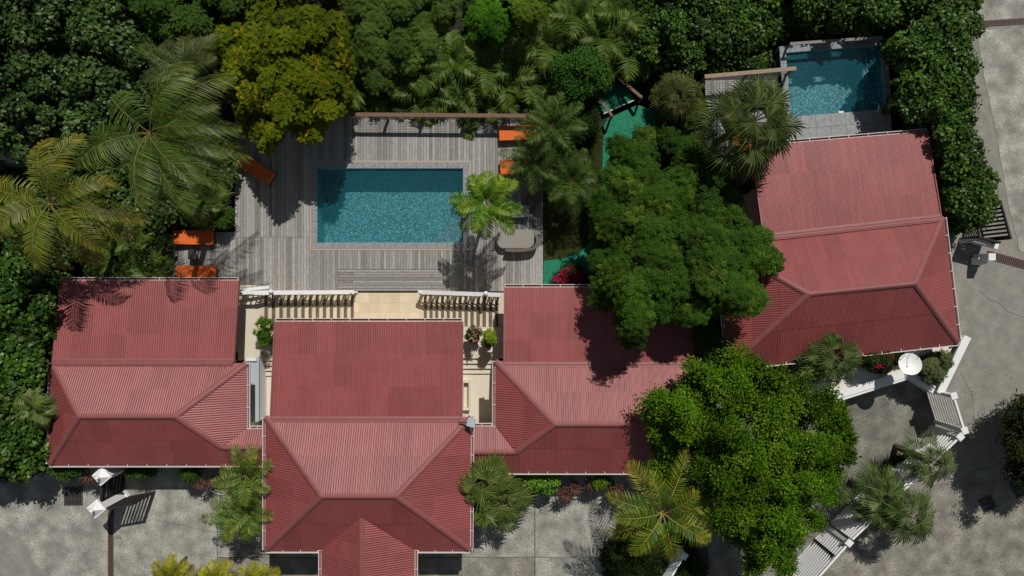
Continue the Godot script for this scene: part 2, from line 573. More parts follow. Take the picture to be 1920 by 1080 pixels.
# ---------------------------------------------------------------- deck
func plank(parent: Node, unit: Mesh, x0: float, x1: float, z0: float, z1: float, m: Material, y := 0.0) -> void:
	var o := put("plank", unit, m, parent)
	o.position = Vector3((x0 + x1) / 2, y - 0.02 + rng.randf_range(-0.004, 0.002), (z0 + z1) / 2)
	o.scale = Vector3(x1 - x0 - 0.012, 0.04, z1 - z0 - 0.012)

func build_deck() -> void:
	var deck := node("deck", self)
	tag(deck, "weathered grey timber deck round the large pool", "", "", "structure")
	var um := BoxMesh.new()
	um.size = Vector3.ONE
	var w := 0.145
	var x := -14.05
	var zt := -8.72
	while x < 1.5:
		var x1 := minf(x + w, 1.57)
		var k := rng.randi() % 7
		var at_pool := x1 > -10.2 and x < -2.19
		var inset := x > -8.85 and x1 < -3.45
		if at_pool:
			plank(deck, um, x, x1, zt, -6.38, M["wood%d" % k])
		else:
			plank(deck, um, x, x1, zt, -2.57, M["wood%d" % k])
		k = rng.randi() % 7
		plank(deck, um, x, x1, -2.08 if at_pool else -2.57, -0.95 if inset else 0.17, M["wood%d" % k])
		x += w
	x = -17.35
	while x < -14.1:
		plank(deck, um, x, x + w, -2.84, 0.17, M["wood%d" % (rng.randi() % 7)])
		x += w
	for i in 8:
		var z := -0.94 + i * 0.138
		plank(deck, um, -8.83 + (0.75 if i % 3 == 1 else 0.0), -3.47 - (0.6 if i % 4 == 2 else 0.0), z, z + 0.135, M["woodx%d" % [0, 4, 1, 3, 0, 6, 4, 1][i]], 0.006)
		if i % 3 == 1:
			plank(deck, um, -8.83, -8.09, z, z + 0.135, M["woodx3"], 0.004)
		if i % 4 == 2:
			plank(deck, um, -4.06, -3.47, z, z + 0.135, M["woodx1"], 0.004)
	var b := MB.new()
	for r in [[-14.05, -10.22, -8.72, 0.15], [-2.17, 1.55, -8.72, 0.15], [-10.22, -2.17, -8.72, -6.4], [-10.22, -2.17, -2.06, 0.15], [-17.33, -14.05, -2.82, 0.15]]:
		b.box(Vector3((r[0] + r[1]) / 2, -0.24, (r[2] + r[3]) / 2), Vector3(r[1] - r[0], 0.34, r[3] - r[2]))
	put("joist_frame", b.mesh(), M.dark_wood, deck)
	var sk := MB.new()
	sk.box(Vector3(-6.25, -1.5, -8.73), Vector3(15.6, 2.2, 0.06))
	sk.box(Vector3(1.56, -1.2, -4.3), Vector3(0.06, 2.0, 8.8))
	sk.box(Vector3(-14.06, -1.2, -4.3), Vector3(0.06, 2.0, 8.8))
	put("skirt", sk.mesh(), M.dark_wood, deck)
	# small deck beside the upper pool
	var d2 := node("terrace_deck", self)
	tag(d2, "small grey timber deck under the big fan palm", "", "", "structure")
	for i in 24:
		var p := P(1322 + i * 5.4, 160, 2.0)
		plank(d2, um, p.x, p.x + 0.137, P(0, 150, 2.0).z, P(0, 290, 2.0).z, M["wood%d" % (rng.randi() % 7)], 2.02)
	put_box("joist_frame", (P(1322, 150, 1.0) + P(1452, 290, 1.0)) * 0.5 + Vector3(-0.1, 0, 0), Vector3(3.2, 1.9, 3.5), M.dark_wood, d2)


# ---------------------------------------------------------------- pools
func water_mesh(x0: float, x1: float, z0: float, z1: float, y: float, amp := 1.0) -> ArrayMesh:
	var b := Basis.IDENTITY
	var o := Vector3.ZERO
	var st := 0.03
	var nx := int((x1 - x0) / st)
	var nz := int((z1 - z0) / st)
	var f1 := noise(1.6, 7, 2)
	var f2 := noise(0.55, 9, 2)
	var v := PackedVector3Array()
	var n := PackedVector3Array()
	var ix := PackedInt32Array()
	var hh := PackedFloat32Array()
	for j in nz + 1:
		for i in nx + 1:
			var px := lerpf(x0, x1, float(i) / nx)
			var pz := lerpf(z0, z1, float(j) / nz)
			hh.append(amp * (0.012 * f1.get_noise_2d(px * 2.2, pz * 2.2) + 0.022 * f2.get_noise_2d(px, pz)))
	for j in nz + 1:
		for i in nx + 1:
			var p := Vector3(lerpf(x0, x1, float(i) / nx), y + hh[j * (nx + 1) + i], lerpf(z0, z1, float(j) / nz))
			var a := hh[j * (nx + 1) + mini(i + 1, nx)] - hh[j * (nx + 1) + maxi(i - 1, 0)]
			var c := hh[mini(j + 1, nz) * (nx + 1) + i] - hh[maxi(j - 1, 0) * (nx + 1) + i]
			v.append(o + b * p)
			n.append(b * Vector3(-a / (2 * st), 1, -c / (2 * st)).normalized())
	for j in nz:
		for i in nx:
			var q := j * (nx + 1) + i
			ix.append_array([q, q + 1, q + nx + 2, q, q + nx + 2, q + nx + 1])
	var arr := []
	arr.resize(Mesh.ARRAY_MAX)
	arr[Mesh.ARRAY_VERTEX] = v
	arr[Mesh.ARRAY_NORMAL] = n
	arr[Mesh.ARRAY_INDEX] = ix
	var m := ArrayMesh.new()
	m.add_surface_from_arrays(Mesh.PRIMITIVE_TRIANGLES, arr)
	return m

func build_pools() -> void:
	# large pool: inner edge of the coping
	var a := P(595, 316)
	var b := P(868, 455)
	var pool := node("swimming_pool", self)
	tag(pool, "large rectangular pool with grey coping sunk in the timber deck", "pool")
	var cx := (a.x + b.x) / 2
	var cz := (a.z + b.z) / 2
	var sx := b.x - a.x
	var sz := b.z - a.z
	var dep := 1.35
	var bm := MB.new()
	bm.box(Vector3(cx, -dep - 0.05, cz), Vector3(sx + 0.3, 0.1, sz + 0.3))
	bm.box(Vector3(a.x - 0.08, -dep / 2 - 0.03, cz), Vector3(0.16, dep - 0.02, sz + 0.3))
	bm.box(Vector3(b.x + 0.08, -dep / 2 - 0.03, cz), Vector3(0.16, dep - 0.02, sz + 0.3))
	bm.box(Vector3(cx, -dep / 2 - 0.03, a.z - 0.08), Vector3(sx, dep - 0.02, 0.16))
	bm.box(Vector3(cx, -dep / 2 - 0.03, b.z + 0.08), Vector3(sx, dep - 0.02, 0.16))
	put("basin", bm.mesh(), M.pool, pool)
	for k in 2:
		var st := MB.new()
		var l := 1.75 - k * 0.55
		st.prism(PackedVector2Array([Vector2(b.x - 0.002, b.z - 0.002), Vector2(b.x - l, b.z - 0.002), Vector2(b.x - 0.002, b.z - l * 0.9)]), -dep, -0.6 + k * 0.28)
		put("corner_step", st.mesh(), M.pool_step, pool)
	put("water", water_mesh(a.x, b.x, a.z, b.z, -0.13), M.water, pool)
	# coping stones, each its own piece
	var cw := 0.29
	for side in 4:
		var along := sx + 2 * cw if side < 2 else sz
		var cnt := 15 if side < 2 else 7
		for i in cnt:
			var t := -along / 2 + along * (i + 0.5) / cnt
			var p := Vector3(cx + t, 0.0, (a.z - cw / 2) if side == 0 else (b.z + cw / 2))
			var s := Vector3(along / cnt - 0.008, 0.06, cw)
			if side > 1:
				p = Vector3((a.x - cw / 2) if side == 2 else (b.x + cw / 2), 0.0, cz + t)
				s = Vector3(cw, 0.06, along / cnt - 0.008)
			put_box("coping_stone", p + Vector3(0, rng.randf_range(-0.002, 0.002), 0), s, M.grey_stone, pool, 0.008)
	var ow := cw + 0.056
	for e in [[cx, a.z - ow, sx + 2 * ow + 0.10, 0.10], [cx, b.z + ow, sx + 2 * ow + 0.10, 0.10]]:
		put_box("timber_edging", Vector3(e[0], -0.002, e[1]), Vector3(e[2], 0.04, e[3]), M.edging, pool, 0.006)
	for e in [a.x - ow, b.x + ow]:
		put_box("timber_edging", Vector3(e, -0.002, cz), Vector3(0.10, 0.04, sz + 2 * cw), M.edging, pool, 0.006)

	# upper pool, turned a little
	var o := P(1567, 152, 2.0)
	var up := base("plunge_pool", o, "smaller raised pool beside the right villa half in hedge shadow", "pool", "", deg_to_rad(4.6))
	var hx := 2.27
	var hz := 1.52
	var d2 := 1.25
	var u := MB.new()
	u.box(Vector3(0, -d2 - 0.05, 0), Vector3(hx * 2 + 0.3, 0.1, hz * 2 + 0.3))
	for k in [-1, 1]:
		u.box(Vector3(k * (hx + 0.08), -d2 / 2 - 0.03, 0), Vector3(0.16, d2 - 0.02, hz * 2 + 0.3))
		u.box(Vector3(0, -d2 / 2 - 0.03, k * (hz + 0.08)), Vector3(hx * 2, d2 - 0.02, 0.16))
	u.box(Vector3(hx - 0.35, -0.9, 0), Vector3(0.7, 0.7, hz * 2 - 0.004))
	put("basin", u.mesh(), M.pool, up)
	put("water", water_mesh(-hx, hx, -hz, hz, -0.1, 0.4), M.water, up)
	for i in 10:
		put_box("coping_stone", Vector3(-hx - 0.3 + (hx * 2 + 0.6) * (i + 0.5) / 10.0, 0, -hz - 0.17), Vector3((hx * 2 + 0.6) / 10.0 - 0.008, 0.06, 0.33), M.grey_stone, up, 0.008)
	for k in [-1, 1]:
		for i in 6:
			put_box("coping_stone", Vector3(k * (hx + 0.15), 0, -hz + hz * 2 * (i + 0.5) / 6.0), Vector3(0.3, 0.06, hz * 2 / 6.0 - 0.008), M.grey_stone, up, 0.008)
	put_box("outer_wall", Vector3(0, -0.9, -hz - 0.26), Vector3(hx * 2 + 0.62, 1.72, 0.14), M.grey_stone, up)
	put_box("skimmer_lid", Vector3(0.15, -0.04, hz - 0.03), Vector3(0.26, 0.04, 0.09), M.white, up, 0.01)
	# terrace tiles
	var ter := base("pool_terrace", o, "", "", "", deg_to_rad(4.6))
	tag(ter, "grey tiled terrace between the small pool and the right villa", "", "", "structure")
	for i in 8:
		for j in 4:
			put_box("tile", Vector3(-hx - 1.0 + 0.72 * (i + 0.5), -0.015 + rng.randf_range(-0.002, 0.002), hz + 0.01 + 0.6 * (j + 0.5)), Vector3(0.712, 0.05, 0.592), M.grey_tile, ter, 0.005)
	put_box("bed", Vector3(-0.5, -1.0, hz + 1.36), Vector3(5.9, 1.9, 2.3), M.grey_stone, ter)
	# handrails
	var lad := base("pool_handrail", o + Basis(Vector3.UP, deg_to_rad(4.6)) * Vector3(1.62, 0, hz), "pair of steel grab rails at the small pool's corner", "handrail", "", deg_to_rad(4.6))
	for k in 2:
		var t := MB.new()
		var pts := []
		for i in 11:
			var q := float(i) / 10.0
			pts.append(Vector3(k * 0.5, 0.02 + sin(PI * q) * 0.62, 0.35 - q * 0.75))
		var rr := []
		for i in 11: rr.append(0.022)
		t.tube(pts, rr, 8)
		put("rail", t.mesh(), M.steel, lad)


# ---------------------------------------------------------------- garden paths
func build_paths() -> void:
	var m := MB.new()
	m.prism(plan([[1019, 489], [1060, 484], [1088, 472], [1108, 452], [1130, 420], [1128, 370], [1130, 300], [1133, 235], [1140, 222], [1196, 196], [1225, 208], [1270, 240], [1260, 300], [1210, 340], [1200, 420], [1180, 480], [1130, 510], [1090, 532], [1019, 545]]), -0.3, -0.02)
	struct("garden_path", m.mesh(), M.green_path, "bright green coated path winding past the lawn")
	var l := MB.new()
	l.prism(plan([[1019, 250], [1060, 240], [1134, 236], [1129, 300], [1127, 370], [1129, 420], [1107, 451], [1087, 471], [1060, 483], [1019, 488]]), -0.3, -0.05)
	struct("lawn", l.mesh(), M.lawn, "patch of lawn between the deck and the green path")
	# grass blades
	var gm := MB.new()
	for i in 7:
		var a := rng.randf() * TAU
		var d := Vector3(cos(a), 0, sin(a))
		var p := d.rotated(Vector3.UP, 1.0) * rng.randf() * 0.05
		gm.tri(p - d.cross(Vector3.UP) * 0.006, p + d.cross(Vector3.UP) * 0.006, p + d * 0.035 + Vector3(0, 0.055, 0))
	var pts := plan([[1019, 255], [1132, 240], [1127, 300], [1125, 370], [1127, 420], [1105, 450], [1085, 470], [1060, 481], [1019, 487]])
	var xf := []
	var cl := []
	while xf.size() < 9000:
		var p := Vector2(rng.randf_range(1.5, 4.8), rng.randf_range(-7.8, -1.4))
		if Geometry2D.is_point_in_polygon(p, pts):
			xf.append(Transform3D(Basis(Vector3.UP, rng.randf() * TAU).scaled(Vector3.ONE * rng.randf_range(0.7, 1.3)), Vector3(p.x, -0.05, p.y)))
			cl.append(Color(0.07, 0.105, 0.02).lerp(Color(0.13, 0.13, 0.04), rng.randf()))
	var g := scatter("grass", gm.mesh(), M.leaf, xf, cl, self)
	tag(g, "short green grass covering the lawn", "grass", "", "stuff")
	# steps going down at the end of the path
	var st := base("garden_steps", P(1163, 205, -0.02), "green garden steps with pale edges descending from the path", "steps", "", 0.42)
	for i in 4:
		put_box("step", Vector3(0, -0.12 - i * 0.16, -0.32 - i * 0.36), Vector3(1.7, 0.24, 0.4), M.green_path, st)
		put_box("nosing", Vector3(0, 0.001 - i * 0.16 , -0.14 - i * 0.36), Vector3(1.7, 0.02, 0.05), M.cream, st)
	# their two low timber rails
	var r1 := base("step_rail", P(1197, 192, 0.0), "brown timber rail right of the green garden steps", "railing")
	put_bar("top_rail", Vector3(0, 0.9, 0), P(1152, 140, 0.3) - P(1197, 192, 0.0), 0.15, 0.05, M.brown_wood, r1)
	put_box("post", Vector3(0, 0.42, 0.0), Vector3(0.09, 0.86, 0.09), M.brown_wood, r1)
	put_box("post", Vector3(-0.7, 0.1, -0.85), Vector3(0.09, 1.2, 0.09), M.brown_wood, r1)
	var r2 := base("step_rail", P(1143, 226, 0.0), "brown timber rail left of the green garden steps", "railing")
	put_bar("top_rail", Vector3(0, 0.9, 0), Vector3(-0.62, 0.5, -1.05), 0.12, 0.05, M.brown_wood, r2)
	put_box("post", Vector3(0, 0.42, 0.0), Vector3(0.09, 0.86, 0.09), M.brown_wood, r2)
	var cover := MB.new()
	cover.prism(plan([[1162, 232], [1183, 226], [1186, 240], [1165, 247]]), -0.05, -0.012)
	tag(put("inspection_cover", cover.mesh(), M.green_path), "green painted inspection cover set in the garden path", "cover")


# ---------------------------------------------------------------- houses
func corr_face(roof: Node3D, eave_a: Vector3, eave_b: Vector3, poly: Array, m: Array, course := 1.35) -> Vector3:
	var U := (eave_b - eave_a).normalized()
	var cen := Vector3.ZERO
	for p in poly: cen += p
	cen /= poly.size()
	var N := U.cross(cen - eave_a).normalized()
	if N.y < 0: N = -N
	var V := N.cross(U)
	if V.dot(cen - eave_a) < 0: V = -V
	var flip := U.cross(V).dot(N) < 0.0
	var pts := PackedVector2Array()
	var umin := INF
	var umax := -INF
	var vmax := 0.0
	var vmin := INF
	for p in poly:
		var q := Vector2((p - eave_a).dot(U), (p - eave_a).dot(V))
		pts.append(q)
		umin = minf(umin, q.x)
		umax = maxf(umax, q.x)
		vmax = maxf(vmax, q.y)
		vmin = minf(vmin, q.y)
	var pitch := 0.1
	var seg := 0.025
	var uo := rng.randi() % 40 * 0.1
	var courses := maxi(1, roundi((vmax - vmin) / course))
	var ch := (vmax - vmin) / courses
	var u0 := floorf(umin / 0.8) * 0.8
	while u0 < umax:
		for k in courses:
			var c0 := vmin + ch * k
			var c1 := c0 + ch + (0.06 if k < courses - 1 else 0.0)
			var mb := MB.new()
			var any := false
			var tilt := rng.randf_range(0.0, 0.003)
			var pv := []
			var dents := []
			for i in 9:
				dents.append(rng.randf_range(-0.0045, 0.0045))
			for i in 33:
				var u := clampf(u0 + i * seg, umin + 0.0005, umax - 0.0005)
				var lo := INF
				var hi := -INF
				for e in pts.size():
					var a := pts[e]
					var b := pts[(e + 1) % pts.size()]
					if (a.x <= u) != (b.x <= u):
						var t := (u - a.x) / (b.x - a.x)
						var y := lerpf(a.y, b.y, t)
						lo = minf(lo, y)
						hi = maxf(hi, y)
				lo = clampf(lo, c0, c1)
				hi = clampf(hi, c0, c1)
				var ph := TAU * (u0 + i * seg) / pitch
				var more: float = dents[int(round(i / 4.0))]      # no two ribs are rolled or trodden quite alike
				var wv := 0.011 * cos(ph) + more * maxf(0.0, cos(ph))
				var nn := (N + U * ((0.011 + 0.5 * more) * TAU / pitch) * sin(ph)).normalized()
				var l0 := 0.012 * (1.0 - (lo - c0) / ch) + tilt
				var l1 := 0.012 * (1.0 - (hi - c0) / ch) + tilt
				pv.append([eave_a + U * u + V * lo + N * (wv + l0), eave_a + U * u + V * hi + N * (wv + l1), nn, Vector2((u + uo) / 6.4, (k + (lo - c0) / ch) / 4.0), Vector2((u + uo) / 6.4, (k + (hi - c0) / ch) / 4.0), hi - lo])
			for i in 32:
				var a: Array = pv[i]
				var b: Array = pv[i + 1]
				if a[5] <= 0.0005 and b[5] <= 0.0005: continue
				if (a[0] - b[0]).length() < 0.001: continue
				any = true
				if flip:
					var w := a
					a = b
					b = w
				mb.tri_s(a[1], b[1], b[0], a[2], b[2], b[2])
				mb.tri_s(a[1], b[0], a[0], a[2], b[2], a[2])
				var s := mb.uv.size()
				mb.uv[s - 6] = a[4]; mb.uv[s - 5] = b[4]; mb.uv[s - 4] = b[3]
				mb.uv[s - 3] = a[4]; mb.uv[s - 2] = b[3]; mb.uv[s - 1] = a[3]
			if any:
				put("roof_sheet", mb.mesh(), m[rng.randi() % 4], roof)
		u0 += 0.8
	return N

func cap(roof: Node3D, called: String, p: Vector3, q: Vector3, na: Vector3, nb: Vector3, w := 0.14) -> void:
	var d := (q - p).normalized()
	var a := na.cross(d)
	if a.y > 0 or (absf(a.y) < 0.02 and a.dot(na - nb) < 0): a = -a
	var b := nb.cross(d)
	if b.y > 0 or (absf(b.y) < 0.02 and b.dot(nb - na) < 0): b = -b
	if a.dot(b) > 0.3: b = -a
	var up := (na + nb).normalized()
	var mb := MB.new()
	var l := (q - p).length()
	var n := maxi(1, roundi(l / 1.9))
	for i in n:
		var s := p + d * (l * i / n - (0.03 if i else 0.0))
		var e := p + d * (l * (i + 1) / n)
		var lift := up * (0.034 + (i % 2) * 0.004)
		var prof := [a * w + na * 0.004, a * (w * 0.35) + na * 0.026, up * 0.012, b * (w * 0.35) + nb * 0.026, b * w + nb * 0.004]
		for k in 4:
			var A: Vector3 = s + lift + prof[k]
			var B: Vector3 = e + lift + prof[k]
			var C: Vector3 = e + lift + prof[k + 1]
			var D: Vector3 = s + lift + prof[k + 1]
			if (D - A).cross(B - A).dot(up) > 0: mb.quad(A, B, C, D)
			else: mb.quad(A, D, C, B)
	put(called, mb.mesh(), M.cap, roof)

func gutter(h: Node3D, a: Vector3, b: Vector3, out: Vector3) -> void:
	var d := (b - a).normalized()
	var l := (b - a).length()
	var bs := Basis(d, Vector3.UP, d.cross(Vector3.UP))
	var mid := (a + b) * 0.5
	var m := MB.new()
	m.box(mid + out * 0.135 + Vector3(0, -0.055, 0), Vector3(l, 0.11, 0.022), bs)
	m.box(mid + out * 0.02 + Vector3(0, -0.075, 0), Vector3(l, 0.09, 0.02), bs)
	var g := put("gutter", m.mesh(), M.gutter, h)
	put_box("gutter_bed", mid + out * 0.077 + Vector3(0, -0.105, 0), Vector3(l, 0.012, 0.093), M.fascia, g, 0.0, bs)
	var n := maxi(2, roundi(l / 0.85))
	for i in n + 1:
		put_box("bracket", a + d * clampf(l * i / n, 0.02, l - 0.02) + out * 0.07 + Vector3(0, 0.004, 0), Vector3(0.025, 0.012, 0.15), M.gutter, g, 0.0, bs)
	put_box("fascia", mid - out * 0.03 + Vector3(0, -0.11, 0), Vector3(l, 0.18, 0.03), M.fascia, h, 0.0, bs)

func wall_ring(h: Node3D, pts: Array, y0: float, y1: float, th := 0.2) -> void:
	for i in pts.size():
		var a: Vector3 = pts[i]
		var b: Vector3 = pts[(i + 1) % pts.size()]
		a.y = (y0 + y1) / 2
		b.y = a.y
		var d := (b - a).normalized()
		var wl := put_bar("wall", a + d * th * 0.5, b - d * th * 0.5 + d * th, th, y1 - y0, M.plaster, h)
		# shuttered windows along the wall
		var l := (b - a).length()
		if l > 3.0:
			var n := int(l / 3.0)
			for k in n:
				var c := a + d * l * (k + 0.5) / n
				c.y = y1 - 1.25
				for s: int in [-1, 1]:
					var off: Vector3 = d.cross(Vector3.UP) * s * (th * 0.5 + 0.02)
					put_bar("shutter", c + off - d * 0.5, c + off + d * 0.5, 0.05, 1.5, M.white, h)

func inset_quad(q: Array, e: float) -> Array:
	var c := Vector3.ZERO
	for p in q: c += p
	c /= 4.0
	var out := []
	for i in 4:
		var d1: Vector3 = (q[(i + 1) % 4] - q[i]).normalized()
		var d2: Vector3 = (q[(i + 3) % 4] - q[i]).normalized()
		out.append(q[i] + (d1 + d2) * e)
	return out

# a hipped roof with a lower pitched veranda roof on its north side
func hip_house(called: String, label: String, he: float, hr: float, hv: float, hb: float, c: Dictionary, tex: Array, link := 0) -> Node3D:
	var NW := P(c.nw[0], c.nw[1], he)
	var NE := P(c.ne[0], c.ne[1], he)
	var SE := P(c.se[0], c.se[1], he)
	var SW := P(c.sw[0], c.sw[1], he)
	var RL := P(c.rl[0], c.rl[1], hr)
	var RR := P(c.rr[0], c.rr[1], hr)
	if not c.has("turned"):
		NE.z = NW.z
		SW.z = SE.z
		RR.z = RL.z
	var h := base(called, Vector3.ZERO, label, "house", "red roofed villas round the pools")
	var roof := node("roof", h)
	var xw := NW.lerp(NE, 0.5)
	var north := (xw - SE.lerp(SW, 0.5))
	north.y = 0
	north = north.normalized()
	var nN := corr_face(roof, NE, NW, [NW, NE, RR, RL], tex)
	var nS: Vector3
	var nW: Vector3
	var nE: Vector3
	var west := (NW - NE).normalized()
	if link == 1:       # a low link roof joins on the east side
		var VL := RR.lerp(SE, 0.65)
		var lx := P(c.link_x, 0, he).x
		var vz := NE.z + P(0, c.link_y, he).z - P(0, c.ne[1], he).z
		var Va := Vector3(NE.x, he, vz)
		var Vb := Vector3(lx, he, vz)
		var LR := Vector3(lx, VL.y, VL.z)
		var SX := Vector3(lx, he, SE.z)
		nE = corr_face(roof, NE, Va, [NE, Va, VL, RR], tex)
		nS = corr_face(roof, SX, SW, [SX, SW, RL, RR, VL, LR], tex)
		nW = corr_face(roof, SW, NW, [SW, NW, RL], tex)
		var nL := corr_face(roof, Va, Vb, [Va, Vb, LR, VL], tex)
		cap(roof, "ridge_cap", VL, LR, nS, nL)
		cap(roof, "hip_cap", RR, VL, nE, nS)
		cap(roof, "hip_cap", RL, SW, nW, nS)
		gutter(h, SW, SX, -north)
		gutter(h, Va + Vector3(0.15, 0, 0), Vb, north)
		gutter(h, NE, Va, -west)
		gutter(h, SW, NW, west)
		wall_ring(h, [Vector3(NE.x - 0.6, 0, vz + 0.5), Vector3(lx + 0.3, 0, vz + 0.5), Vector3(lx + 0.3, 0, SE.z - 0.6), Vector3(NE.x - 0.6, 0, SE.z - 0.6)], 1.9, he - 0.1)
	elif link == -1:    # the link roof joins on the west side
		var VL := RL.lerp(SW, 0.585)
		var lx := P(c.link_x, 0, he).x
		var vz := NW.z + P(0, c.link_y, he).z - P(0, c.nw[1], he).z
		var Va := Vector3(NW.x, he, vz)
		var Vb := Vector3(lx, he, vz)
		var LL := Vector3(lx, VL.y, VL.z)
		var SX := Vector3(lx, he, SW.z)
		nW = corr_face(roof, Va, NW, [Va, NW, RL, VL], tex)
		nS = corr_face(roof, SE, SX, [SE, SX, LL, VL, RL, RR], tex)
		nE = corr_face(roof, NE, SE, [NE, SE, RR], tex)
		var nL := corr_face(roof, Vb, Va, [Vb, Va, VL, LL], tex)
		cap(roof, "ridge_cap", LL, VL, nS, nL)
		cap(roof, "hip_cap", RL, VL, nW, nS)
		cap(roof, "hip_cap", RR, SE, nE, nS)
		gutter(h, SX, SE, -north)
		gutter(h, Vb, Va - Vector3(0.15, 0, 0), north)
		gutter(h, NW, Va, west)
		gutter(h, NE, SE, -west)
		wall_ring(h, [Vector3(lx - 0.3, 0, vz + 0.5), Vector3(NW.x + 0.6, 0, vz + 0.5), Vector3(NW.x + 0.6, 0, SE.z - 0.6), Vector3(lx - 0.3, 0, SE.z - 0.6)], 1.9, he - 0.1)
	else:
		nW = corr_face(roof, SW, NW, [SW, NW, RL], tex)
		nE = corr_face(roof, NE, SE, [NE, SE, RR], tex)
		if c.has("porch"):
			var t: float = c.porch.t
			var px: Array = c.porch.x
			var ap := RL.lerp(RR, 0.5).lerp(SW.lerp(SE, 0.5), t)
			ap.x = P(px[1], 0, ap.y).x
			var pw := Vector3(P(px[0], 0, he).x, he, SW.z)
			var pe := Vector3(P(px[2], 0, he).x, he, SW.z)
			nS = corr_face(roof, SE, SW, [SE, pe, ap, pw, SW, RL, RR], tex)
			var far := 4.2
			var apf := ap + Vector3(0, 0, far)
			apf.z = SW.z + far
			var pwf := pw + Vector3(0, 0, far)
			var pef := pe + Vector3(0, 0, far)
			var nPW := corr_face(roof, pwf, pw, [pwf, pw, ap, apf], tex)
			var nPE := corr_face(roof, pe, pef, [pe, pef, apf, ap], tex)
			cap(roof, "ridge_cap", ap, apf, nPW, nPE)
			gutter(h, pwf, pw, Vector3.LEFT)
			gutter(h, pe, pef, Vector3.RIGHT)
			gutter(h, SW, pw - Vector3(0.15, 0, 0), -north)
			gutter(h, pe + Vector3(0.15, 0, 0), SE, -north)
			for x in [pw.x + 0.35, pe.x - 0.35]:
				for z in [2.0, 3.9]:
					put_box("porch_post", Vector3(x, 3.4, SW.z + z), Vector3(0.24, 2.9, 0.24), M.white, h, 0.02)
		else:
			nS = corr_face(roof, SE, SW, [SE, SW, RL, RR], tex)
			gutter(h, SW, SE, -north)
		gutter(h, NE, SE, -west)
		gutter(h, SW, NW, west)
		cap(roof, "hip_cap", RR, SE, nE, nS)
		cap(roof, "hip_cap", RL, SW, nW, nS)
	cap(roof, "ridge_cap", RL, RR, nN, nS)
	cap(roof, "hip_cap", NW, RL, nN, nW)
	cap(roof, "hip_cap", NE, RR, nN, nE)
	# veranda
	var VTL := P(c.vtl[0], c.vtl[1], hv)
	var VTR := P(c.vtr[0], c.vtr[1], hv)
	var VBL := P(c.vbl[0], c.vbl[1], hb)
	var VBR := P(c.vbr[0], c.vbr[1], hb)
	if not c.has("turned"):
		VTR.z = VTL.z
		VBR.z = VBL.z
		VBL.x = VTL.x
		VBR.x = VTR.x
	var nV := corr_face(roof, VTR, VTL, [VTL, VTR, VBR, VBL], tex, 1.25)
	cap(roof, "flashing", VBL, VBR, nV, nN, 0.17)
	gutter(h, VTL, VTR, north)
	for e in [[VTL, VBL, west], [VTR, VBR, -west]]:
		put_bar("barge_board", e[0] + e[2] * 0.02 + Vector3(0, -0.04, 0), e[1] + e[2] * 0.02 + Vector3(0, -0.04, 0), 0.04, 0.17, M.fascia, h)
	var fl: float = c.get("floor", 1.715)
	var q := inset_quad([VTL, VTR, VBR, VBL], 0.35)
	for i in 5:
		var p: Vector3 = q[0].lerp(q[1], i / 4.0)
		put_box("veranda_post", Vector3(p.x, (fl + hv) / 2 - 0.03, p.z), Vector3(0.16, hv - fl - 0.06, 0.16), M.white, h, 0.01)
	var beam_a: Vector3 = q[0]
	var beam_b: Vector3 = q[1]
	put_bar("veranda_beam", beam_a + Vector3(0, -0.16, 0), beam_b + Vector3(0, -0.16, 0), 0.12, 0.18, M.white, h)
	var fp := PackedVector2Array()
	for p in inset_quad([VTL, VTR, VBR, VBL], 0.22):
		fp.append(Vector2(p.x, p.z))
	var fm := MB.new()
	fm.prism(fp, -0.4, fl)
	put("veranda_floor", fm.mesh(), M.cream, h)
	# walls of the main body
	wall_ring(h, inset_quad([NW, NE, SE, SW], 0.6), 1.2, he - 0.1)
	put_bar("gable_fill", NW + (NE - NW) * 0.08 + Vector3(0, -0.3, 0) + north * 0.05, NE + (NW - NE) * 0.08 + Vector3(0, -0.3, 0) + north * 0.05, 0.12, 0.6, M.plaster, h)
	return h

